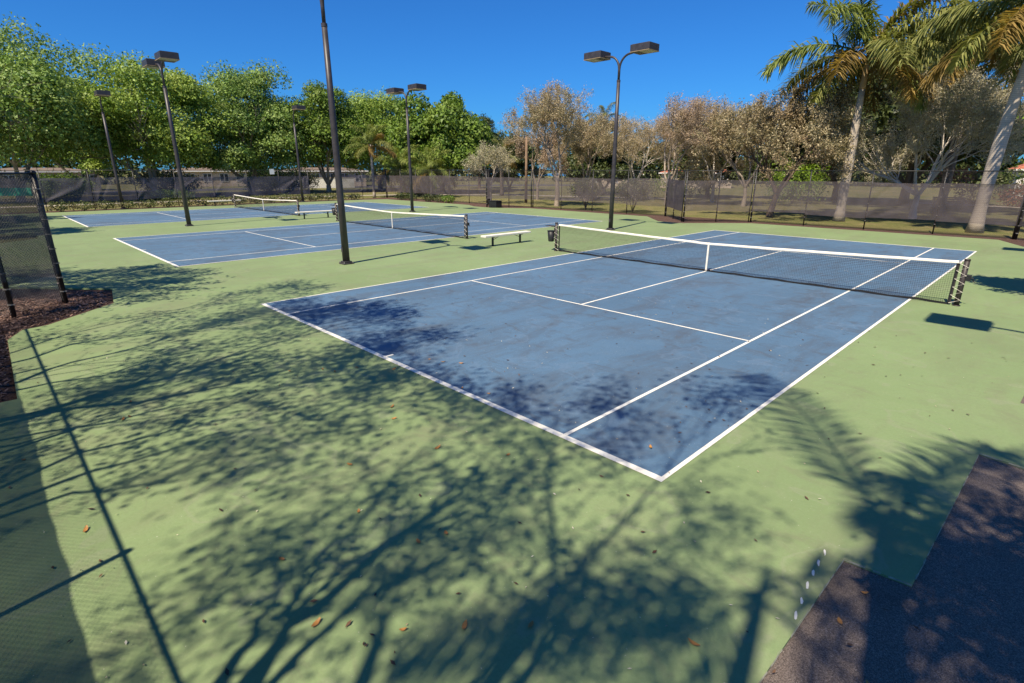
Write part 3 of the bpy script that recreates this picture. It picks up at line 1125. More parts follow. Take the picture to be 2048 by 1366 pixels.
def dense_tree(name, label, group, x, y, H, Rc, leafm, barkm, seed, base=2.6, trunk_r=0.28, nclump=80, nleaf=230, size=0.23, lean=0.0, aspect=0.6, flat=1.0):
    """broad evergreen: clumps of leaves over an uneven dome, forked trunk"""
    rg = np.random.default_rng(seed)
    root = empty(name, (x, y, -0.06))
    tag(root, label, 'tree', group)
    hc = (H - base) / 2
    zc = base + hc
    segs = []
    forks = rg.integers(3, 5)
    zf = base * rg.uniform(0.55, 0.8)
    p0 = np.array([0, 0, 0.0])
    p1 = np.array([lean * 0.5, 0, zf])
    segs.append((p0, p0 * 0.5 + p1 * 0.5, trunk_r * 1.25, trunk_r))
    segs.append((p0 * 0.5 + p1 * 0.5, p1, trunk_r, trunk_r * 0.9))
    tips = []
    for k in range(forks):
        an = 2 * PI * (k + rg.uniform(-.2, .2)) / forks
        d = np.array([math.cos(an) * 0.75, math.sin(an) * 0.75, 1.0])
        grow(rg, p1, d / np.linalg.norm(d), hc * 0.75, trunk_r * 0.62, 2, segs, tips, 0.8, 0.10, 0.22)
    # keep limbs inside the crown
    V, F = seg_tubes(segs, 6)
    np_obj('trunk', V, F, barkm, root)
    dirs = rand_dirs(rg, nclump * 3)
    dirs = dirs[dirs[:, 2] > -0.93][:int(nclump * 0.72)]
    lob = 1 + 0.10 * np.sin(dirs[:, 0] * 5 + seed) + 0.10 * np.cos(dirs[:, 1] * 6 + seed * 2) + 0.07 * np.sin(dirs[:, 2] * 9)
    rad = (np.where(rg.uniform(0, 1, len(dirs)) < 0.22, rg.uniform(0.15, 0.5, len(dirs)), rg.uniform(0.62, 0.90, len(dirs))) * lob)
    # dome: wider towards the lower third
    C = np.stack([dirs[:, 0] * Rc * rad, dirs[:, 1] * Rc * rad, dirs[:, 2] * hc * rad * flat + zc], 1)
    wide = 1 + 0.15 * np.clip((zc - C[:, 2]) / hc, -0.5, 0.7)
    C[:, :2] *= wide[:, None]
    Vs, Fs, n0 = [], [], 0
    for c in C:
        rc = Rc * rg.uniform(0.22, 0.36)
        n = int(nleaf * 2.7 * rg.uniform(0.7, 1.3))
        dd = rand_dirs(rg, n)
        dd[:, 2] = np.where(dd[:, 2] < -0.35, -dd[:, 2] * 0.6, dd[:, 2])
        pts = c + dd * (rc * rg.uniform(0.62, 1.08, n)[:, None]) * np.array([1.0, 1.0, 0.95])
        v, f = leaf_quads(rg, pts, size * 1.15, 0.75, dd, 2.2, tri=True)
        Vs.append(v)
        Fs.append(f + n0)
        n0 += len(v)
    # stray sprays break the outline
    n = int(nclump * 8)
    dd = rand_dirs(rg, n)
    pts = np.stack([dd[:, 0] * Rc, dd[:, 1] * Rc, dd[:, 2] * hc + zc], 1) * 1.0
    pts[:, :2] *= rg.uniform(0.75, 1.07, n)[:, None]
    pts[:, 2] = zc + (pts[:, 2] - zc) * rg.uniform(0.8, 1.05, n)
    pts = pts[pts[:, 2] > base * 0.8]
    v, f = leaf_quads(rg, pts, size * 0.9, aspect, tri=True)
    Vs.append(v)
    Fs.append(f + n0)
    np_obj('crown', np.concatenate(Vs), np.concatenate(Fs), leafm, root)
    return root


def open_tree(name, label, group, x, y, H, Rc, leafm, barkm, seed, trunk_h=1.6, stems=3, depth=3, leaves=9, size=0.16, trunk_r=0.16, lean=(0, 0), fill=1.0, upw=0.06, tilt=0.62):
    """half-bare tree: forking limbs and twigs with a thin scatter of small leaves"""
    rg = np.random.default_rng(seed)
    root = empty(name, (x, y, -0.06))
    tag(root, label, 'tree', group)
    segs, tips = [], []
    b = np.array([0, 0, 0.0])
    f1 = np.array([lean[0], lean[1], trunk_h])
    mid = (b + f1) / 2 + rg.normal(size=3) * 0.05
    segs.append((b, mid, trunk_r * 1.3, trunk_r))
    segs.append((mid, f1, trunk_r, trunk_r * 0.85))
    L0 = (H - trunk_h) * 0.42
    for k in range(stems):
        an = 2 * PI * (k + rg.uniform(-.25, .25)) / stems
        tl = tilt * rg.uniform(0.6, 1.25) * min(1.3, Rc / (H - trunk_h) * 1.6)
        d = np.array([math.cos(an) * tl, math.sin(an) * tl, 1.0])
        grow(rg, f1, d / np.linalg.norm(d), L0, trunk_r * 0.62, depth, segs, tips, 0.85, upw, 0.30, 3, 0.66)
    # fit the skeleton to the wanted height and spread
    T = np.array([t[0] for t in tips])
    zs = (H * 0.97) / np.percentile(T[:, 2], 99)
    xy = Rc / max(1e-3, np.percentile(np.linalg.norm(T[:, :2], axis=1), 95))
    sc = np.array([xy, xy, zs])
    segs = [(p * sc, q * sc, r0, r1) for p, q, r0, r1 in segs]
    T = T * sc
    V, F = seg_tubes([q for q in segs if q[2] > trunk_r * 0.3], 6)
    tk = np_obj('trunk', V, F, barkm, root)
    V, F = seg_tubes([q for q in segs if q[2] <= trunk_r * 0.3], 3)
    np_obj('twigs', V, F, barkm, tk)
    # leaves along the outer twigs
    tw = [s for s in segs if s[2] < trunk_r * 0.22]
    A = np.array([s[0] for s in tw])
    B = np.array([s[1] for s in tw])
    n = int(len(tw) * leaves)
    i = rg.integers(0, len(tw), n)
    u = rg.uniform(0, 1.25, n)[:, None]
    pts = A[i] + (B[i] - A[i]) * u + rg.normal(size=(n, 3)) * 0.10 * fill
    v, f = leaf_quads(rg, pts, size * 1.15, 0.55, tri=True)
    np_obj('crown', v, f, leafm, root)
    return root


def shrub(name, label, group, x, y, rx, rz, z0, leafm, seed, n=900, size=0.12, stems=0, cat='shrub', ry=None):
    rg = np.random.default_rng(seed)
    ry = ry or rx
    root = empty(name, (x, y, -0.045))
    tag(root, label, cat, group)
    dd = rand_dirs(rg, n)
    rr = rg.uniform(0.55, 1.08, n)[:, None] * (1 + 0.16 * np.sin(dd[:, :1] * 7 + seed) + 0.12 * np.cos(dd[:, 1:2] * 9 + seed))
    pts = dd * rr * np.array([rx, ry, rz]) + np.array([0, 0, z0 + rz])
    pts[:, 2] = np.maximum(pts[:, 2], 0.03)
    v, f = leaf_quads(rg, pts, size, 0.55, dd, 0.7)
    np_obj('foliage', v, f, leafm, root)
    segs = []
    for k in range(max(3, stems)):
        an = 2 * PI * k / max(3, stems) + rg.uniform(-.3, .3)
        e = np.array([math.cos(an) * rx * 0.6, math.sin(an) * ry * 0.6, z0 + rz * 0.9])
        m = np.array([math.cos(an) * rx * 0.18, math.sin(an) * ry * 0.18, (z0 + rz * 0.9) * 0.5])
        segs += [(np.zeros(3), m, 0.03, 0.024), (m, e, 0.024, 0.012)]
    v, f = seg_tubes(segs, 5)
    np_obj('stem', v, f, M['bark_brown'], root)
    return root


# ---- palms
def frond_mesh(name, L, elev, droop, seed, m, leaflet=0.75, nl=62, plume=0.55, wind=0.0, width=0.075):
    """feather leaf leaving the origin along +x, rising by elev then arching down"""
    rg = np.random.default_rng(seed)
    n = 14
    pts = [np.zeros(3)]
    ang = elev
    for i in range(n):
        ang -= droop / n * (0.4 + 1.2 * i / n)
        pts.append(pts[-1] + np.array([math.cos(ang), wind * (i / n), math.sin(ang)]) * L / n)
    pts = np.array(pts)
    segs = [(pts[i], pts[i + 1], 0.035 * (1 - i / n) + 0.006, 0.035 * (1 - (i + 1) / n) + 0.006) for i in range(n)]
    V1, F1 = seg_tubes(segs, 4)
    Vs, Fs, n0 = [V1], [F1], len(V1)
    for k in range(nl):
        u = 0.14 + 0.86 * (k + rg.uniform(-.3, .3)) / nl
        u = min(max(u, 0.1), 0.999)
        i = min(int(u * n), n - 1)
        p = pts[i] + (pts[i + 1] - pts[i]) * (u * n - i)
        t = pts[i + 1] - pts[i]
        t /= np.linalg.norm(t)
        side0 = np.array([-t[1], t[0], 0.0])
        side0 /= np.linalg.norm(side0) + 1e-9
        upv = np.cross(t, side0)
        for s in (-1, 1):
            ph = rg.normal(0.15, plume)
            sd = side0 * s * math.cos(ph) + upv * math.sin(ph) * -1.0 * (1 if s > 0 else 1)
            d = t * rg.uniform(0.45, 0.8) + sd
            d /= np.linalg.norm(d)
            ll = leaflet * (0.35 + 0.75 * math.sin(PI * (0.12 + 0.8 * u))) * rg.uniform(0.8, 1.15)
            a = p
            b_ = p + d * ll * 0.5 + np.array([0, 0, -0.06 * ll])
            c = p + d * ll * 0.92 + np.array([0, 0, -0.38 * ll])
            wv = np.cross(d, np.array([0, 0, 1.0])) + t * 0.3
            wv = wv / (np.linalg.norm(wv) + 1e-9) * width * 0.5
            vv = np.array([a - wv * 0.5, a + wv * 0.5, b_ + wv, b_ - wv, c + wv * 0.12, c - wv * 0.12])
            Vs.append(vv)
            Fs.append(np.array([[0, 1, 2, 3], [3, 2, 4, 5]]) + n0)
            n0 += 6
    V, F = np.concatenate(Vs), np.concatenate(Fs)
    o = np_obj(name, V, F, m)
    me = o.data
    bpy.data.objects.remove(o)
    return me


FR = {}
for key, m in (('royal', M['frond']), ('gold', M['frond_gold']), ('lush', M['frond_lush'])):
    FR[key] = [frond_mesh('frond', 4.6, R(74), R(70), 11, m, 0.9, 120), frond_mesh('frond', 4.7, R(50), R(85), 12, m, 0.9, 120, wind=0.15),
               frond_mesh('frond', 4.7, R(26), R(85), 13, m, 0.9, 120, wind=-0.12), frond_mesh('frond', 4.4, R(6), R(70), 14, m, 0.9, 112, wind=0.1),
               frond_mesh('frond', 4.0, R(-12), R(58), 15, m, 0.85, 105)]


FR['open'] = [frond_mesh('frond', 4.6, R(70), R(70), 21, M['frond_lush'], 0.9, 66, 0.3, width=0.05), frond_mesh('frond', 4.7, R(46), R(80), 22, M['frond_lush'], 0.9, 66, 0.3, wind=0.15, width=0.05),
              frond_mesh('frond', 4.7, R(24), R(80), 23, M['frond_lush'], 0.9, 66, 0.3, wind=-0.12, width=0.05), frond_mesh('frond', 4.4, R(6), R(65), 24, M['frond_lush'], 0.9, 62, 0.3, wind=0.1, width=0.05),
              frond_mesh('frond', 4.0, R(-10), R(50), 25, M['frond_lush'], 0.85, 60, 0.3, width=0.05)]


def palm(label, x, y, h, seed, r=0.32, trunkm=None, shaft=1.7, keys=('royal',), nf=17, scale=1.0, lean=(0, 0), group='tall royal palms', shaftm=None, az=None, gold=0.25, boots=False, low=True):
    rg = random.Random(seed)
    root = empty('palm_tree', (x, y, -0.06))
    tag(root, label, 'palm tree', group)
    mb = MB()
    hs = h - shaft
    n = 14
    pts, rad = [], []
    for i in range(n + 1):
        u = i / n
        pts.append((lean[0] * u * u, lean[1] * u * u, hs * u))
        rad.append(r * (1.28 - 0.45 * min(1, u / 0.12)) if u < 0.12 else r * (0.88 + 0.16 * math.sin(PI * (u - 0.12) / 0.7) - 0.22 * u))
    mb.tube(pts, rad, 14)
    mb.build('trunk', trunkm or M['palm_trunk'], root, True)
    tx, ty = lean
    if shaft > 0:
        mb = MB()
        rr = rad[-1]
        mb.tube([(tx, ty, hs - 0.02), (tx, ty, hs + 0.1), (tx, ty, hs + shaft * 0.5), (tx, ty, h), (tx, ty, h + 0.25)], [rr * 1.02, rr * 1.12, rr * 0.92, rr * 0.55, 0.04], 12)
        mb.build('crownshaft', shaftm or M['crownshaft'], root, True)
    if boots:
        mb = MB()
        for k in range(26):
            a = k * 2.4
            z = h - 0.1 - 0.045 * k
            mb.tube([(tx + 0.10 * math.cos(a), ty + 0.10 * math.sin(a), z - 0.25), (tx + 0.30 * math.cos(a), ty + 0.30 * math.sin(a), z + 0.15)], [0.06, 0.03], 5)
        mb.build('leaf_bases', M['boot'], root)
    for k in range(nf):
        lvl = k / (nf - 1)
        idx = min(4, int(lvl * 5)) if low else min(3, int(lvl * 4))
        key = rg.choice(keys)
        if idx >= 3 and rg.random() < gold * 2 or rg.random() < gold * 0.3:
            key = 'gold'
        o = bpy.data.objects.new('frond', FR[key][idx])
        COL.objects.link(o)
        o.parent = root
        a = (k * 2.39996 + rg.uniform(-.25, .25)) if az is None else az[k % len(az)]
        o.location = (tx, ty, h - 0.05 - 0.25 * lvl)
        o.rotation_euler = (rg.uniform(-.2, .2), rg.uniform(-.1, .1), a)
        s = scale * rg.uniform(0.88, 1.08)
        o.scale = (s, s, s)
    return root


G1 = 'round green trees beyond the left fence'
G2 = 'half bare brown trees beyond the back fence'
G3 = 'evergreens at the back'
# round green trees, left to right
dense_tree('shade_tree', 'big green tree cut by the left edge of the picture', G1, -73.4, -0.6, 15.0, 9.6, M['leaf_fresh'], M['bark_pale'], 21, 1.4, 0.42, 130, 260)
dense_tree('shade_tree', 'green tree set back behind the two leftmost lamp poles', G1, -90.0, 7.2, 14.2, 6.6, M['leaf_bright'], M['bark_grey'], 22, 1.2, 0.35, 95, 230)
dense_tree('shade_tree', 'broad green tree behind the twin lamp at left, pale forked trunk', G1, -75.5, 11.8, 15.1, 7.9, M['leaf_bright'], M['bark_pale'], 23, 1.3, 0.40, 135, 260)
dense_tree('shade_tree', 'dome shaped green tree midway between the two left poles', G1, -77.0, 23.6, 15.3, 7.7, M['leaf_fresh'], M['bark_grey'], 24, 1.3, 0.38, 135, 260)
dense_tree('shade_tree', 'green tree directly behind the nearest light pole', G1, -74.0, 33.2, 13.5, 6.3, M['leaf_mid'], M['bark_grey'], 25, 1.8, 0.35, 105, 250)
dense_tree('shade_tree', 'green tree behind the feather palms', G1, -76.5, 43.2, 13.8, 7.2, M['leaf_bright'], M['bark_grey'], 26, 1.6, 0.35, 110, 250)
dense_tree('ficus_tree', 'dark glossy green tree right of the feather palms', G3, -61.5, 44.2, 11.9, 7.2, M['leaf_mid'], M['bark_brown'], 27, 0.9, 0.35, 110, 250, size=0.36)
dense_tree('pine_tree', 'small dark tree crown behind the right shoulder of the glossy tree', G3, -70.5, 59.0, 12.2, 4.4, M['leaf_dark'], M['bark_brown'], 28, 2.5, 0.25, 60, 160)
dense_tree('ficus_tree', 'low dark evergreen filling the gap behind the small bare tree', G3, -60.0, 56.0, 7.9, 5.2, M['leaf_dark'], M['bark_brown'], 29, 0.6, 0.25, 70, 200)
# understorey masses behind the trunks at left
for k, (x, y, rx, rz, m, lab) in enumerate([
    (-84.0, 4.0, 3.0, 1.3, 'leaf_mid', 'rounded green bush under the leftmost trees'),
    (-83.0, 15.0, 3.6, 1.5, 'leaf_dark', 'dark bush behind the pale forked trunk'),
    (-82.0, 27.5, 3.4, 1.7, 'leaf_mid', 'green bush between the dome tree and the nearest pole'),
    (-84.0, 33.0, 3.2, 1.6, 'leaf_dark', 'dark bush left of the feather palms'),
    (-74.0, 49.0, 3.8, 2.0, 'leaf_dark', 'dark bush behind the feather palms'),
    (-69.0, 11.8, 2.4, 0.45, 'leaf_lime', 'low yellow green ground shrub around two slim trunks'),
    (-58.5, 38.0, 2.2, 1.0, 'leaf_mid', 'green bush at the foot of the glossy tree')]):
    shrub('bush', lab, 'bushes beyond the fence', x, y, rx, rz, 0.0, M[m], 60 + k, 5200, 0.24, cat='bush')

# half bare trees along the back
open_tree('bare_tree', 'small grey leafless tree in front of the dark evergreens', G2, -37.8, 31.9, 5.6, 2.9, M['leaf_grey'], M['bark_pale'], 31, 1.6, 4, 3, 5, 0.09, 0.12)
open_tree('open_tree', 'tall brown tree left of the back lamp, forked pale trunk', G2, -30.6, 33.4, 10.3, 4.2, M['leaf_drygreen'], M['bark_twig'], 32, 2.3, 3, 4, 3.7, 0.095, 0.20)
open_tree('open_tree', 'low brownish tree left of the tall brown tree', G2, -39.4, 40.3, 8.2, 3.8, M['leaf_rust'], M['bark_twig'], 33, 1.4, 3, 4, 3.0, 0.095, 0.15)
open_tree('open_tree', 'brown tree directly left of the back lamp shaft', G2, -34.5, 42.5, 8.8, 4.3, M['leaf_drygreen'], M['bark_twig'], 34, 1.5, 3, 4, 3.4, 0.095, 0.17)
open_tree('open_tree', 'brown tree directly right of the back lamp shaft', G2, -31.0, 46.5, 8.7, 4.8, M['leaf_dry'], M['bark_silver'], 35, 1.5, 4, 4, 2.1, 0.095, 0.17)
open_tree('open_tree', 'rusty brown tree over the dark screen of the fence notch', G2, -24.8, 42.5, 9.7, 4.5, M['leaf_rust'], M['bark_twig'], 36, 1.7, 4, 4, 2.0, 0.095, 0.18)
open_tree('open_tree', 'brown tree second to the right of the fence notch', G2, -23.5, 49.0, 9.5, 4.8, M['leaf_dry'], M['bark_silver'], 37, 1.6, 4, 4, 2.5, 0.095, 0.18)
open_tree('open_tree', 'brown tree left of the leaning dark trunks', G2, -18.8, 45.5, 9.3, 4.4, M['leaf_drygreen'], M['bark_twig'], 38, 1.6, 4, 4, 3.0, 0.095, 0.18)
open_tree('open_tree', 'wide olive brown tree with leaning dark trunks close behind the fence', G2, -12.6, 35.4, 8.6, 5.2, M['leaf_drygreen'], M['bark_brown'], 39, 1.5, 5, 4, 3.0, 0.11, 0.20, lean=(0.3, 0.1), tilt=0.95)
open_tree('open_tree', 'pale grey nearly leafless tree between the two royal palms', G2, -5.2, 40.8, 9.4, 5.6, M['leaf_grey'], M['bark_silver'], 40, 1.5, 6, 4, 3.6, 0.085, 0.19, tilt=1.0)
dense_tree('evergreen_tree', 'tall dark evergreen behind the pale grey tree', G3, -9.0, 57.5, 13.4, 7.6, M['leaf_dark'], M['bark_brown'], 41, 2.0, 0.40, 105, 250, 0.34)
dense_tree('evergreen_tree', 'dark evergreen behind the left royal palm', G3, -15.5, 60.0, 11.0, 5.0, M['leaf_dark'], M['bark_brown'], 42, 2.0, 0.30, 70, 200, 0.34)
dense_tree('evergreen_tree', 'dark green tree between brown trees right of the notch', G3, -28.5, 58.0, 7.6, 4.6, M['leaf_dark'], M['bark_brown'], 43, 1.2, 0.30, 60, 180, 0.32)
dense_tree('evergreen_tree', 'dark green tree far behind the back lamp', G3, -42.0, 56.0, 7.2, 5.0, M['leaf_dark'], M['bark_brown'], 44, 1.0, 0.30, 60, 180, 0.32)
dense_tree('evergreen_tree', 'dark green tree low behind the wide olive tree', G3, -20.5, 62.0, 7.4, 4.5, M['leaf_dark'], M['bark_brown'], 45, 0.8, 0.30, 60, 180, 0.32)

def far_wood(label, pts, h, n, seed, m):
    rg = np.random.default_rng(seed)
    P = np.array(pts, float)
    L = np.linalg.norm(np.diff(P, axis=0), axis=1)
    cum = np.concatenate([[0], np.cumsum(L)])
    t = rg.uniform(0, cum[-1], n)
    i = np.clip(np.searchsorted(cum, t) - 1, 0, len(L) - 1)
    q = P[i] + (P[i + 1] - P[i]) * ((t - cum[i]) / L[i])[:, None]
    hh = h * (0.72 + 0.2 * np.sin(t * 0.23) + 0.13 * np.sin(t * 0.61 + 1) + 0.08 * np.sin(t * 1.7))
    C = np.stack([q[:, 0] + rg.normal(size=n) * 2.5, q[:, 1] + rg.normal(size=n) * 2.5, hh * rg.uniform(0, 1, n) ** 0.8], 1)
    v, f = leaf_quads(rg, C, 1.0, 0.7)
    return tag(np_obj('far_trees', v, f, m), label, kind='stuff')


far_wood('distant belt of green trees closing the view at left', [(-150, -60), (-150, 20), (-140, 60), (-128, 92), (-112, 112)], 13.5, 20000, 401, M['leaf_dark'])
far_wood('distant belt of dark trees closing the view at the back', [(-98, 112), (-70, 125), (-40, 128), (-16, 122), (-6, 126)], 14.0, 18000, 402, M['leaf_dark'])
far_wood('distant low trees behind the house at right', [(-12, 128), (12, 122), (40, 116)], 5.0, 4000, 403, M['leaf_mid'])

# shrubs behind the back fence
shrub('topiary_shrub', 'rounded dark shrub on thin stems, left of the back lamp', 'round shrubs behind the back fence', -26.1, 31.9, 1.35, 0.75, 0.85, M['leaf_hedge'], 71, 4200, 0.12, 6)
shrub('topiary_shrub', 'rounded dark shrub on thin stems, right of the back lamp', 'round shrubs behind the back fence', -21.8, 32.3, 1.6, 0.78, 0.85, M['leaf_hedge'], 72, 4600, 0.12, 6)
shrub('bush', 'bright lime green bush under the wide olive tree', 'bushes beyond the fence', -17.4, 53.5, 3.0, 1.7, 0.3, M['leaf_lime'], 73, 2600, 0.26, cat='bush')
shrub('bush', 'green bush low behind the dark notch screen', 'bushes beyond the fence', -31.5, 58.5, 4.2, 1.4, 0.0, M['leaf_lime'], 74, 1700, 0.26, cat='bush')
shrub('croton_bush', 'red leaved bush left of the right royal palm', 'red bushes on the right lawn', -4.6, 62.0, 1.5, 0.9, 0.0, M['leaf_red'], 75, 700, 0.22, cat='bush')
shrub('croton_bush', 'red leaved bush right of the right royal palm', 'red bushes on the right lawn', -1.4, 62.5, 1.4, 0.85, 0.0, M['leaf_red'], 76, 700, 0.22, cat='bush')
shrub('croton_bush', 'red leaved bush nearest the right edge of the picture', 'red bushes on the right lawn', 1.0, 61.5, 1.5, 0.9, 0.0, M['leaf_red'], 77, 700, 0.22, cat='bush')
shrub('bush', 'clipped bush before the house at the right edge', 'bushes beyond the fence', -2.6, 76.0, 2.2, 1.7, 0.0, M['leaf_hedge'], 78, 1300, 0.26, cat='bush')
shrub('bush', 'flowering pink bush behind the pale grey tree', 'bushes beyond the fence', -7.2, 66.0, 2.2, 1.0, 1.6, M['leaf_red'], 79, 900, 0.22, cat='bush')

# hedge plants inside the left fence
ORD = ['first', 'second', 'third', 'fourth', 'fifth', 'sixth', 'seventh', 'eighth', 'ninth', 'tenth', 'eleventh', 'twelfth', 'thirteenth', 'fourteenth', 'fifteenth', 'sixteenth', 'seventeenth', 'eighteenth']
for k in range(18):
    rg_ = random.Random(k + 5)
    shrub('hedge_shrub', 'low hedge shrub, %s from the left in the row along the left fence' % ORD[k], 'hedge row along the left fence',
          -53.0 + rg_.uniform(-.12, .12), 0.4 + k * 1.48, 0.62 * rg_.uniform(.9, 1.1), 0.36 * rg_.uniform(.85, 1.15), 0.06, M['leaf_hedge'], 200 + k, 520, 0.13, ry=0.86)
for k, (x, y) in enumerate([(-49.6, 29.4), (-47.9, 29.5), (-44.6, 29.4), (-42.9, 29.6), (-41.2, 29.4)]):
    shrub('hedge_shrub', 'low shrub on the mulch under the back fence, %s from the left of five' % ORD[k], 'low shrubs under the back fence', x, y, 0.8, 0.36, 0.03, M['leaf_mid' if k == 4 else 'leaf_dark'], 230 + k, 520, 0.13, ry=0.6)

# palms
palm('royal palm with golden lower fronds, left of the two at right', -8.2, 35.4, 9.7, 51, 0.30, None, 1.9, ('royal', 'lush'), 23, 1.22, shaftm=M['crownshaft_dry'], gold=0.4)
palm('royal palm with thick pale trunk at the right edge of the picture', -1.1, 33.2, 10.6, 52, 0.32, None, 2.0, ('royal', 'lush'), 22, 1.22, gold=0.3, lean=(0.4, 0.1))
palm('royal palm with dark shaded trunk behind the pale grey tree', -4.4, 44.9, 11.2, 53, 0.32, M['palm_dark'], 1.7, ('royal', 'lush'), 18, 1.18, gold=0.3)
palm('slim royal palm standing behind the thick pale trunk', -2.6, 48.5, 10.9, 54, 0.24, None, 1.5, ('royal',), 15, 0.95, gold=0.3)
palm('royal palm whose drooping fronds enter at the right edge', 2.6, 47.0, 10.0, 55, 0.30, None, 1.7, ('lush',), 16, 1.0, gold=0.2)
palm('tall feather palm with orange leaf bases behind the near pole', -55.5, 29.6, 5.9, 56, 0.17, M['palm_trunk'], 0.0, ('lush', 'royal'), 14, 0.72, group='feather palms at the back left', gold=0.15, boots=True, low=False)
palm('low bushy palm left of the far lamp', -56.2, 33.8, 3.3, 57, 0.15, M['palm_trunk'], 0.0, ('lush',), 18, 0.85, group='feather palms at the back left', gold=0.1)
palm('low bushy palm right of the far lamp', -52.5, 35.6, 3.1, 58, 0.15, M['palm_trunk'], 0.0, ('lush',), 18, 0.85, group='feather palms at the back left', gold=0.15)
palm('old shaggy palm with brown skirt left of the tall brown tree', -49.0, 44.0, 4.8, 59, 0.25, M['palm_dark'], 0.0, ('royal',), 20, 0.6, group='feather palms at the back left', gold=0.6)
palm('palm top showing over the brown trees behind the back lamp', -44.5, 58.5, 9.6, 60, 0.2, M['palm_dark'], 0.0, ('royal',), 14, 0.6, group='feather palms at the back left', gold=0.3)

# ------------------------------------------------------------------ trees behind the camera: they throw the shadows on the near court
LIMB = {
    'L1': (0.085, [(-6.2, -7.79, 4.2), (-6.1, -7.86, 4.68), (-6.01, -7.89, 5.16), (-6.09, -7.83, 5.63), (-6.05, -7.74, 6.11), (-6.01, -7.61, 6.59), (-5.98, -7.44, 7.07), (-6.23, -7.27, 7.54), (-6.31, -6.82, 8.02), (-6.42, -6.42, 8.5)]),
    'L2': (0.055, [(-5.92, -7.8, 5.0), (-5.79, -7.88, 5.5), (-5.33, -7.59, 6.0), (-5.16, -7.52, 6.5), (-4.97, -7.19, 7.0), (-4.89, -7.02, 7.5), (-4.66, -6.87, 8.0), (-4.65, -6.59, 8.5)]),
    'L3': (0.05, [(-7.74, -7.73, 4.5), (-8.07, -7.69, 5.08), (-8.14, -7.77, 5.67), (-8.12, -7.6, 6.25), (-8.18, -7.43, 6.83), (-8.5, -7.3, 7.42), (-8.45, -7.22, 8.0)]),
    'L4': (0.035, [(-3.67, -7.89, 5.0), (-3.63, -7.95, 5.43), (-3.51, -7.93, 5.86), (-3.44, -7.88, 6.29), (-3.37, -7.81, 6.71), (-3.25, -7.72, 7.14), (-3.0, -7.55, 7.57), (-2.8, -7.2, 8.0)]),
    'L5': (0.03, [(-3.33, -7.9, 5.0), (-3.05, -8.09, 5.62), (-2.82, -8.24, 6.25), (-2.54, -8.38, 6.88), (-2.35, -8.42, 7.5)]),
    'L6': (0.03, [(-5.14, -7.88, 4.5), (-5.06, -8.14, 5.12), (-5.01, -8.28, 5.75), (-4.92, -8.29, 6.38), (-5.08, -8.36, 7.0)]),
    'L7': (0.04, [(-9.05, -7.47, 4.5), (-9.41, -7.57, 5.5), (-9.23, -7.44, 6.5), (-8.9, -7.26, 7.5), (-8.44, -6.69, 8.5)]),
    'L8': (0.03, [(-5.29, -7.61, 4.6), (-4.98, -7.5, 5.18), (-4.9, -7.31, 5.76), (-4.69, -7.09, 6.34), (-4.41, -6.84, 6.92), (-4.2, -6.63, 7.5)]),
    'L9': (0.035, [(-7.36, -7.65, 4.4), (-7.29, -7.69, 5.0), (-7.0, -7.47, 5.6), (-7.17, -7.23, 6.2), (-7.06, -6.98, 6.8), (-6.84, -6.55, 7.4), (-6.96, -5.88, 8.0)]),
    'L10': (0.03, [(-4.36, -7.47, 4.6), (-4.15, -7.38, 5.32), (-4.01, -7.31, 6.05), (-3.69, -7.24, 6.78), (-3.42, -7.1, 7.5)]),
    'L11': (0.03, [(-9.75, -7.57, 4.4), (-10.27, -7.39, 5.18), (-10.51, -6.86, 5.95), (-10.79, -6.31, 6.72), (-10.93, -5.63, 7.5)]),
    'N3': (0.03, [(1.48, -7.43, 8.0), (1.40, -6.6, 8.3), (1.25, -5.7, 8.5), (1.1, -5.0, 8.7)]),
    'N4': (0.03, [(1.43, -7.18, 7.6), (0.85, -6.7, 7.9), (0.3, -6.3, 8.1), (0.0, -6.0, 8.3)]),
    'MA': (0.09, [(0.05, -6.92, 4.3), (0.0, -7.05, 4.75), (-0.11, -7.12, 5.2)]),
    'MA1': (0.04, [(-0.11, -7.12, 5.2), (-0.14, -7.45, 5.67), (-0.2, -7.59, 6.14), (-0.3, -7.67, 6.61), (-0.38, -7.68, 7.09), (-0.51, -7.71, 7.56), (-0.72, -7.61, 8.03), (-0.85, -7.61, 8.5)]),
    'MA2': (0.065, [(-0.11, -7.12, 5.2), (-0.03, -7.22, 5.61), (-0.04, -7.3, 6.03), (-0.06, -7.34, 6.44), (-0.12, -7.35, 6.85), (-0.1, -7.34, 7.26), (-0.08, -7.29, 7.67), (-0.08, -7.23, 8.09), (-0.11, -7.29, 8.5)]),
    'MB': (0.05, [(-0.05, -7.19, 4.5), (-0.12, -7.37, 5.0), (-0.1, -7.57, 5.5), (-0.17, -7.85, 6.0), (-0.17, -8.02, 6.5), (-0.44, -8.19, 7.0), (-0.59, -8.46, 7.5)]),
    'MC': (0.04, [(0.23, -7.15, 4.8), (0.21, -7.26, 5.26), (0.22, -7.34, 5.71), (0.22, -7.45, 6.17), (0.27, -7.56, 6.63), (0.35, -7.65, 7.09), (0.41, -7.86, 7.54), (0.54, -7.88, 8.0)]),
    'MD': (0.07, [(1.12, -8.9, 8.0), (1.01, -9.12, 8.67), (0.94, -9.38, 9.33), (0.86, -9.63, 10.0)]),
    'N1': (0.04, [(1.41, -6.95, 6.0), (1.43, -7.13, 6.83), (1.43, -7.18, 7.67), (1.48, -7.43, 8.5)]),
    'N2': (0.045, [(1.52, -6.78, 6.0), (1.56, -6.94, 6.83), (1.56, -7.12, 7.67), (1.7, -7.29, 8.5)]),
}


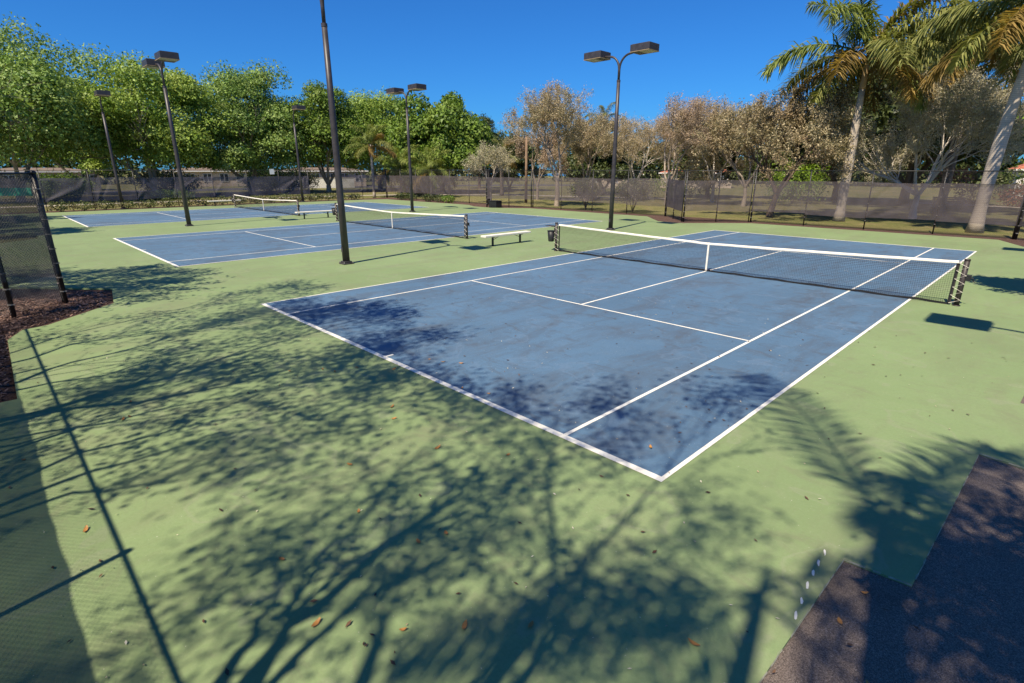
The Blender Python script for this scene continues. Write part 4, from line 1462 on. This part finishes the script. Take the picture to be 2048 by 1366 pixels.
def limb_tree(label, base, fork, keys, seed, leaves, size=0.10, trunk_r=0.16, twigL=1.0, per=2.2, t0=0.12, leafm=None, clusters=()):
    rg = np.random.default_rng(seed)
    root = empty('shade_tree', (base[0], base[1], -0.06))
    tag(root, label, 'tree', 'trees behind the camera that shade the near court')
    o = np.array([base[0], base[1], -0.06])
    segs, tips = [], []
    b, f = np.array(base, float), np.array(fork, float)
    m = (b + f) / 2 + rg.normal(size=3) * 0.05
    segs += [(b, m, trunk_r * 1.25, trunk_r), (m, f, trunk_r, trunk_r * 0.85)]
    for k in keys:
        r, P = LIMB[k]
        P = [np.array(p) for p in P]
        if k not in ('MA1', 'MA2'):
            q = (f + P[0]) / 2 + np.array([0, 0, 0.1])
            segs += [(f, q, r * 1.5, r * 1.2), (q, P[0], r * 1.2, r)]
        n = len(P) - 1
        for i in range(n):
            u0, u1 = i / n, (i + 1) / n
            segs.append((P[i], P[i + 1], r * (1 - 0.72 * u0), r * (1 - 0.72 * u1)))
            if u1 > t0:
                d = P[i + 1] - P[i]
                d /= np.linalg.norm(d)
                for _ in range(rg.poisson(per * np.linalg.norm(P[i + 1] - P[i]))):
                    e = rg.normal(size=3)
                    e -= d * e.dot(d)
                    e /= np.linalg.norm(e)
                    a = rg.uniform(0.3, 0.85)
                    nd = d * math.cos(a) + e * math.sin(a)
                    grow(rg, P[i] + (P[i + 1] - P[i]) * rg.uniform(0, 1), nd, twigL * rg.uniform(0.5, 1.2), r * 0.3, 1, segs, tips, 0.9, 0.05, 0.35)
        d = P[-1] - P[-2]
        for _ in range(3):
            nd = d / np.linalg.norm(d) + rg.normal(size=3) * 0.35
            grow(rg, P[-1], nd / np.linalg.norm(nd), twigL, r * 0.28, 2, segs, tips, 0.9, 0.05, 0.35)
    segs = [(p - o, q - o, max(a, 0.006), max(c, 0.005)) for p, q, a, c in segs]
    V, F = seg_tubes(segs, 6)
    np_obj('trunk', V, F, M['bark_grey'], root)
    T = np.array([t[0] for t in tips]) - o
    i = rg.integers(0, len(T), int(len(T) * leaves))
    pts = T[i] + rg.normal(size=(len(i), 3)) * 0.16
    for (cx, cy, cz, cr, n) in clusters:
        dd = rand_dirs(rg, n) * (rg.uniform(0, 1, n) ** 0.45)[:, None] * cr
        pts = np.concatenate([pts, dd + np.array([cx, cy, cz]) - o])
    v, f_ = leaf_quads(rg, pts, size, 0.55)
    np_obj('crown', v, f_, leafm or M['leaf_mid'], root)
    return root


limb_tree('tree behind the camera whose long limb shadows cross the green court at left', (-5.9, -9.6, 0), (-6.0, -8.9, 3.0), ('L1', 'L2', 'L6', 'L8'), 301, 13, 0.10, 0.2, 1.15, 4.2)
limb_tree('tree behind the near fence, farthest left of the shading group', (-9.0, -9.4, 0), (-8.7, -8.7, 3.2), ('L3', 'L7', 'L9', 'L11'), 302, 12, 0.10, 0.15, 1.2, 4.2)
limb_tree('slim tree behind the camera with sparse twig shadows', (-3.2, -9.7, 0), (-3.4, -9.0, 3.4), ('L4', 'L5', 'L10'), 303, 10, 0.10, 0.12, 0.9, 2.4)
limb_tree('forked tree behind the camera whose trunk shadow enters at the bottom', (0.45, -7.6, 0), (0.20, -6.95, 3.9), ('MA', 'MA1', 'MA2', 'MB', 'MC'), 304, 7, 0.095, 0.12, 1.0, 2.2)
limb_tree('tree behind the camera at right with blurred high branches', (1.5, -9.4, 0), (1.5, -8.6, 4.5), ('MD', 'N1', 'N2', 'N3', 'N4'), 305, 4.5, 0.10, 0.12, 1.0, 2.4)
# further trees left and right of the frame, known by their shadows
open_tree('shade_tree', 'tree left of the frame shading the green beside the middle court', 'trees behind the camera that shade the near court', -16.8, -8.6, 9.0, 5.0, M['leaf_mid'], M['bark_grey'], 311, 1.8, 4, 4, 1.3, 0.13, 0.18)
open_tree('shade_tree', 'tree left of the frame shading the corner of the far court', 'trees behind the camera that shade the near court', -36.0, -9.5, 10.5, 5.0, M['leaf_mid'], M['bark_grey'], 312, 1.8, 4, 4, 4, 0.15, 0.18)
open_tree('shade_tree', 'tree left of the frame near the end of the hedge', 'trees behind the camera that shade the near court', -45.5, -10.0, 10.5, 5.0, M['leaf_mid'], M['bark_grey'], 313, 1.8, 4, 4, 4, 0.15, 0.18)
open_tree('shade_tree', 'tree right of the frame whose crown shades the green beside the net post', 'trees behind the camera that shade the near court', 6.1, 12.2, 7.6, 4.1, M['leaf_mid'], M['bark_grey'], 314, 1.8, 4, 4, 6, 0.15, 0.18)
palm('palm behind the camera whose feather shadows fall beside the court corner', 3.35, -5.9, 10.0, 61, 0.24, None, 1.6, ('open',), 11, 0.78, group='palms behind the camera', gold=0.0,
     az=[R(45), R(290), R(330), R(130), R(84), R(10), R(350), R(60), R(310), R(30), R(100)])
palm('second palm behind the camera shading the foot of the picture', 5.1, -8.1, 10.2, 62, 0.14, None, 1.6, ('open',), 6, 0.70, group='palms behind the camera', gold=0.0, lean=(-2.2, 0.5),
     az=[R(10), R(330), R(240), R(256), R(215), R(345)])

open_tree('shade_tree', 'unseen leafy tree added right of the camera to dapple the asphalt path', 'trees behind the camera that shade the near court', 4.45, -3.9, 8.2, 2.4, M['leaf_mid'], M['bark_grey'], 315, 2.2, 3, 3, 1.1, 0.15, 0.12)  # unseen tree, added to throw more dappled shade on the asphalt

# ------------------------------------------------------------------ things beyond the fence
def house(label, x, y, w, d, h, rz, wall, roofh=1.6, nwin=3, over=0.5, roofm=None):
    root = empty('house', (x, y, -0.06), rz)
    tag(root, label, 'house', 'houses beyond the trees')
    mb = MB()
    mb.box(-w / 2, w / 2, -d / 2, d / 2, 0, h)
    mb.build('wall', wall, root)
    mb = MB()
    W2, D2, k = w / 2 + over, d / 2 + over, max(0.5, (w - d) / 2)
    a, b, c, e = (-W2, -D2, h), (W2, -D2, h), (W2, D2, h), (-W2, D2, h)
    r0, r1 = (-k, 0, h + roofh), (k, 0, h + roofh)
    mb.quad(a, b, r1, r0)
    mb.quad(c, e, r0, r1)
    mb.poly([b, c, r1])
    mb.poly([e, a, r0])
    mb.quad(e, c, b, a)
    rf = mb.build('roof', roofm or M['roof'], root)
    mb = MB()
    mb.box(-W2, W2, -D2 - 0.02, -D2 + 0.0, h - 0.18, h + 0.02)
    mb.build('fascia', M['white'], rf)
    for i in range(nwin):
        wx = -w / 2 + w * (i + 0.5) / nwin
        mb = MB()
        mb.box(wx - 0.75, wx + 0.75, -d / 2 - 0.06, -d / 2 - 0.003, 0.9, h - 0.5)
        wi = mb.build('window', M['white'], root)
        for s in (-1, 1):
            mb = MB()
            mb.box(wx + s * 0.36 - 0.30, wx + s * 0.36 + 0.30, -d / 2 - 0.075, -d / 2 - 0.062, 1.0, h - 0.6)
            mb.build('pane', M['glass'], wi)
    return root


house('white house with red tiled roof at the right edge of the picture', 1.8, 86.0, 11.0, 8.0, 3.2, R(8), M['stucco_w'], 2.2, 4)
house('house with red roof glimpsed behind the brown trees left of the back lamp', -57.0, 79.0, 9.0, 7.0, 2.4, R(38), M['stucco'], 1.6, 3)
house('cream house front under the leftmost green tree', -109.0, 4.0, 14.0, 8.0, 2.9, R(88), M['stucco'], 0.5, 6, roofm=M['roof_brown'])
house('cream house glimpsed between the two left poles', -118.0, 30.0, 14.0, 8.0, 2.9, R(75), M['stucco'], 0.6, 5, roofm=M['roof_brown'])
house('cream house low behind the nearest pole', -104.0, 47.0, 16.0, 8.0, 2.9, R(65), M['stucco'], 0.6, 6, roofm=M['roof_brown'])
house('house with red roof far behind the fence notch', -48.0, 92.0, 12.0, 8.0, 2.6, R(30), M['stucco'], 1.4, 4)

mb = MB()
mb.tube([(0, 0, 0), (0.02, 0, 3), (0, 0, 6.2)], [0.15, 0.13, 0.11], 9)
tag(mb.build('wooden_post', M['wood'], None, True, loc=(-36.4, 35.4, -0.06)), 'bare brown wooden post behind the back fence left of centre', 'post')
root = empty('fence_sign', (-54.22, 17.6, 2.65))
tag(root, 'small blank white sign hung near the top of the left fence', 'sign')
mb = MB()
mb.box(-0.006, 0.006, -0.22, 0.22, 0, 0.5)
mb.build('plate', M['sign'], root)
mb = MB()
for sy in (-0.15, 0.15):
    mb.box(0.007, 0.012, sy - 0.015, sy + 0.015, 0.44, 0.47)
mb.build('clip', M['galv'], root)
root = empty('utility_box', (-32.9, 28.0, -0.045))
tag(root, 'low dark utility box on the mulch beside the far fence notch', 'utility box')
mb = MB()
mb.box(-0.45, 0.45, -0.35, 0.35, 0.0, 0.55)
bx_ = mb.build('cabinet', M['black'], root, bevel=0.03)
mb = MB()
mb.box(-0.48, 0.48, -0.38, 0.38, 0.552, 0.60)
mb.build('lid', M['bin'], root, bevel=0.015)

# low white garden wall far behind the near pole
root = empty('garden_wall', (-92.0, 41.5, -0.06), R(65))
tag(root, 'low white garden wall glimpsed behind the nearest pole', 'wall')
mb = MB()
mb.box(-5.0, 5.0, -0.15, 0.15, 0, 1.7)
mb.build('wall', M['white'], root)
mb = MB()
mb.box(-5.06, 5.06, -0.2, 0.2, 1.702, 1.8)
mb.build('coping', M['concrete'], root)

# park bench on the right lawn
root = empty('park_bench', (-5.3, 54.5, -0.06), R(8))
tag(root, 'dark park bench seen through the windscreen on the right lawn', 'bench')
for k in range(4):
    mb = MB()
    mb.box(-1.1, 1.1, -0.25 + k * 0.13, -0.14 + k * 0.13, 0.43, 0.47)
    mb.build('seat_slat', M['black'], root)
for k in range(3):
    mb = MB()
    mb.box(-1.1, 1.1, 0.28, 0.32, 0.56 + k * 0.14, 0.67 + k * 0.14)
    mb.build('back_slat', M['black'], root)
for s in (-0.95, 0.95):
    mb = MB()
    mb.box(s - 0.04, s + 0.04, -0.24, -0.16, 0, 0.428)
    mb.box(s - 0.04, s + 0.04, 0.322, 0.38, 0, 0.95)
    mb.build('leg', M['black'], root)

# ------------------------------------------------------------------ fallen leaves
def leaf_shape(L, Wd, curl):
    mb = MB()
    n = 5
    top_, bot = [], []
    for i in range(n + 1):
        u = i / n
        w_ = Wd * math.sin(PI * (0.04 + 0.92 * u)) ** 0.8
        z = curl * (2 * u - 1) ** 2 + 0.004
        mb.v += [(L * (u - 0.5), -w_, z + 0.5 * w_), (L * (u - 0.5), 0, z), (L * (u - 0.5), w_, z + 0.5 * w_)]
    for i in range(n):
        a = i * 3
        mb.f += [(a, a + 3, a + 4, a + 1), (a + 1, a + 4, a + 5, a + 2)]
    return mb


LEAFMESH = [leaf_shape(0.075, 0.016, 0.012).mesh('fallen_leaf', M['litter'], True), leaf_shape(0.055, 0.014, 0.016).mesh('fallen_leaf', M['litter'], True),
            leaf_shape(0.09, 0.018, 0.02).mesh('fallen_leaf', M['litter'], True)]
rl = random.Random(8)
spots = [(-0.26, -3.08), (-0.75, -3.5), (0.02, -2.75), (-1.6, -3.4), (-1.75, -2.6), (-0.9, -2.2), (0.35, -2.4), (1.9, -0.75), (2.2, -1.2), (1.95, -0.3)]
while len(spots) < 36:
    spots.append((rl.uniform(-6.5, 2.1), rl.uniform(-5.2, 0.8)))
for x, y in spots:
    o = bpy.data.objects.new('fallen_leaf', rl.choice(LEAFMESH))
    COL.objects.link(o)
    o.location = (x, y, 0.0 if not (x > 1.7 and y < 3) else -0.018)
    o.rotation_euler = (rl.uniform(-.2, .2), rl.uniform(-.2, .2), rl.uniform(0, 6.28))
    tag(o, 'small orange brown fallen leaf lying on the near court surface', 'leaf', 'fallen leaves on the near court')

for nm, m, n, size, lab in (('leaf_litter', M['litter_pale'], 520, 0.015, 'pale leaf scraps and grit scattered over the courts'),
                            ('twig_litter', M['litter_dark'], 500, 0.026, 'dark bits of twig and seed scattered over the courts')):
    x = np.concatenate([rng.uniform(-9, 2.4, n // 2), rng.uniform(-40, 2.4, n - n // 2)])
    y = np.concatenate([rng.uniform(-5.5, 8, n // 2), rng.uniform(-5.0, 28, n - n // 2)])
    C = np.stack([x, y, np.full(n, 0.016)], 1)
    a = rng.uniform(0, 2 * PI, n)
    s = size * rng.uniform(0.4, 1.4, n)
    d = np.stack([np.cos(a) * s, np.sin(a) * s, rng.uniform(-.004, .008, n)], 1)
    e = np.stack([-np.sin(a) * s * 0.4, np.cos(a) * s * 0.4, rng.uniform(-.003, .003, n)], 1)
    V = np.stack([C - d, C - e, C + d, C + e], 1).reshape(-1, 3)
    tag(np_obj(nm, V, np.arange(4 * n).reshape(-1, 4), m), lab, kind='stuff')
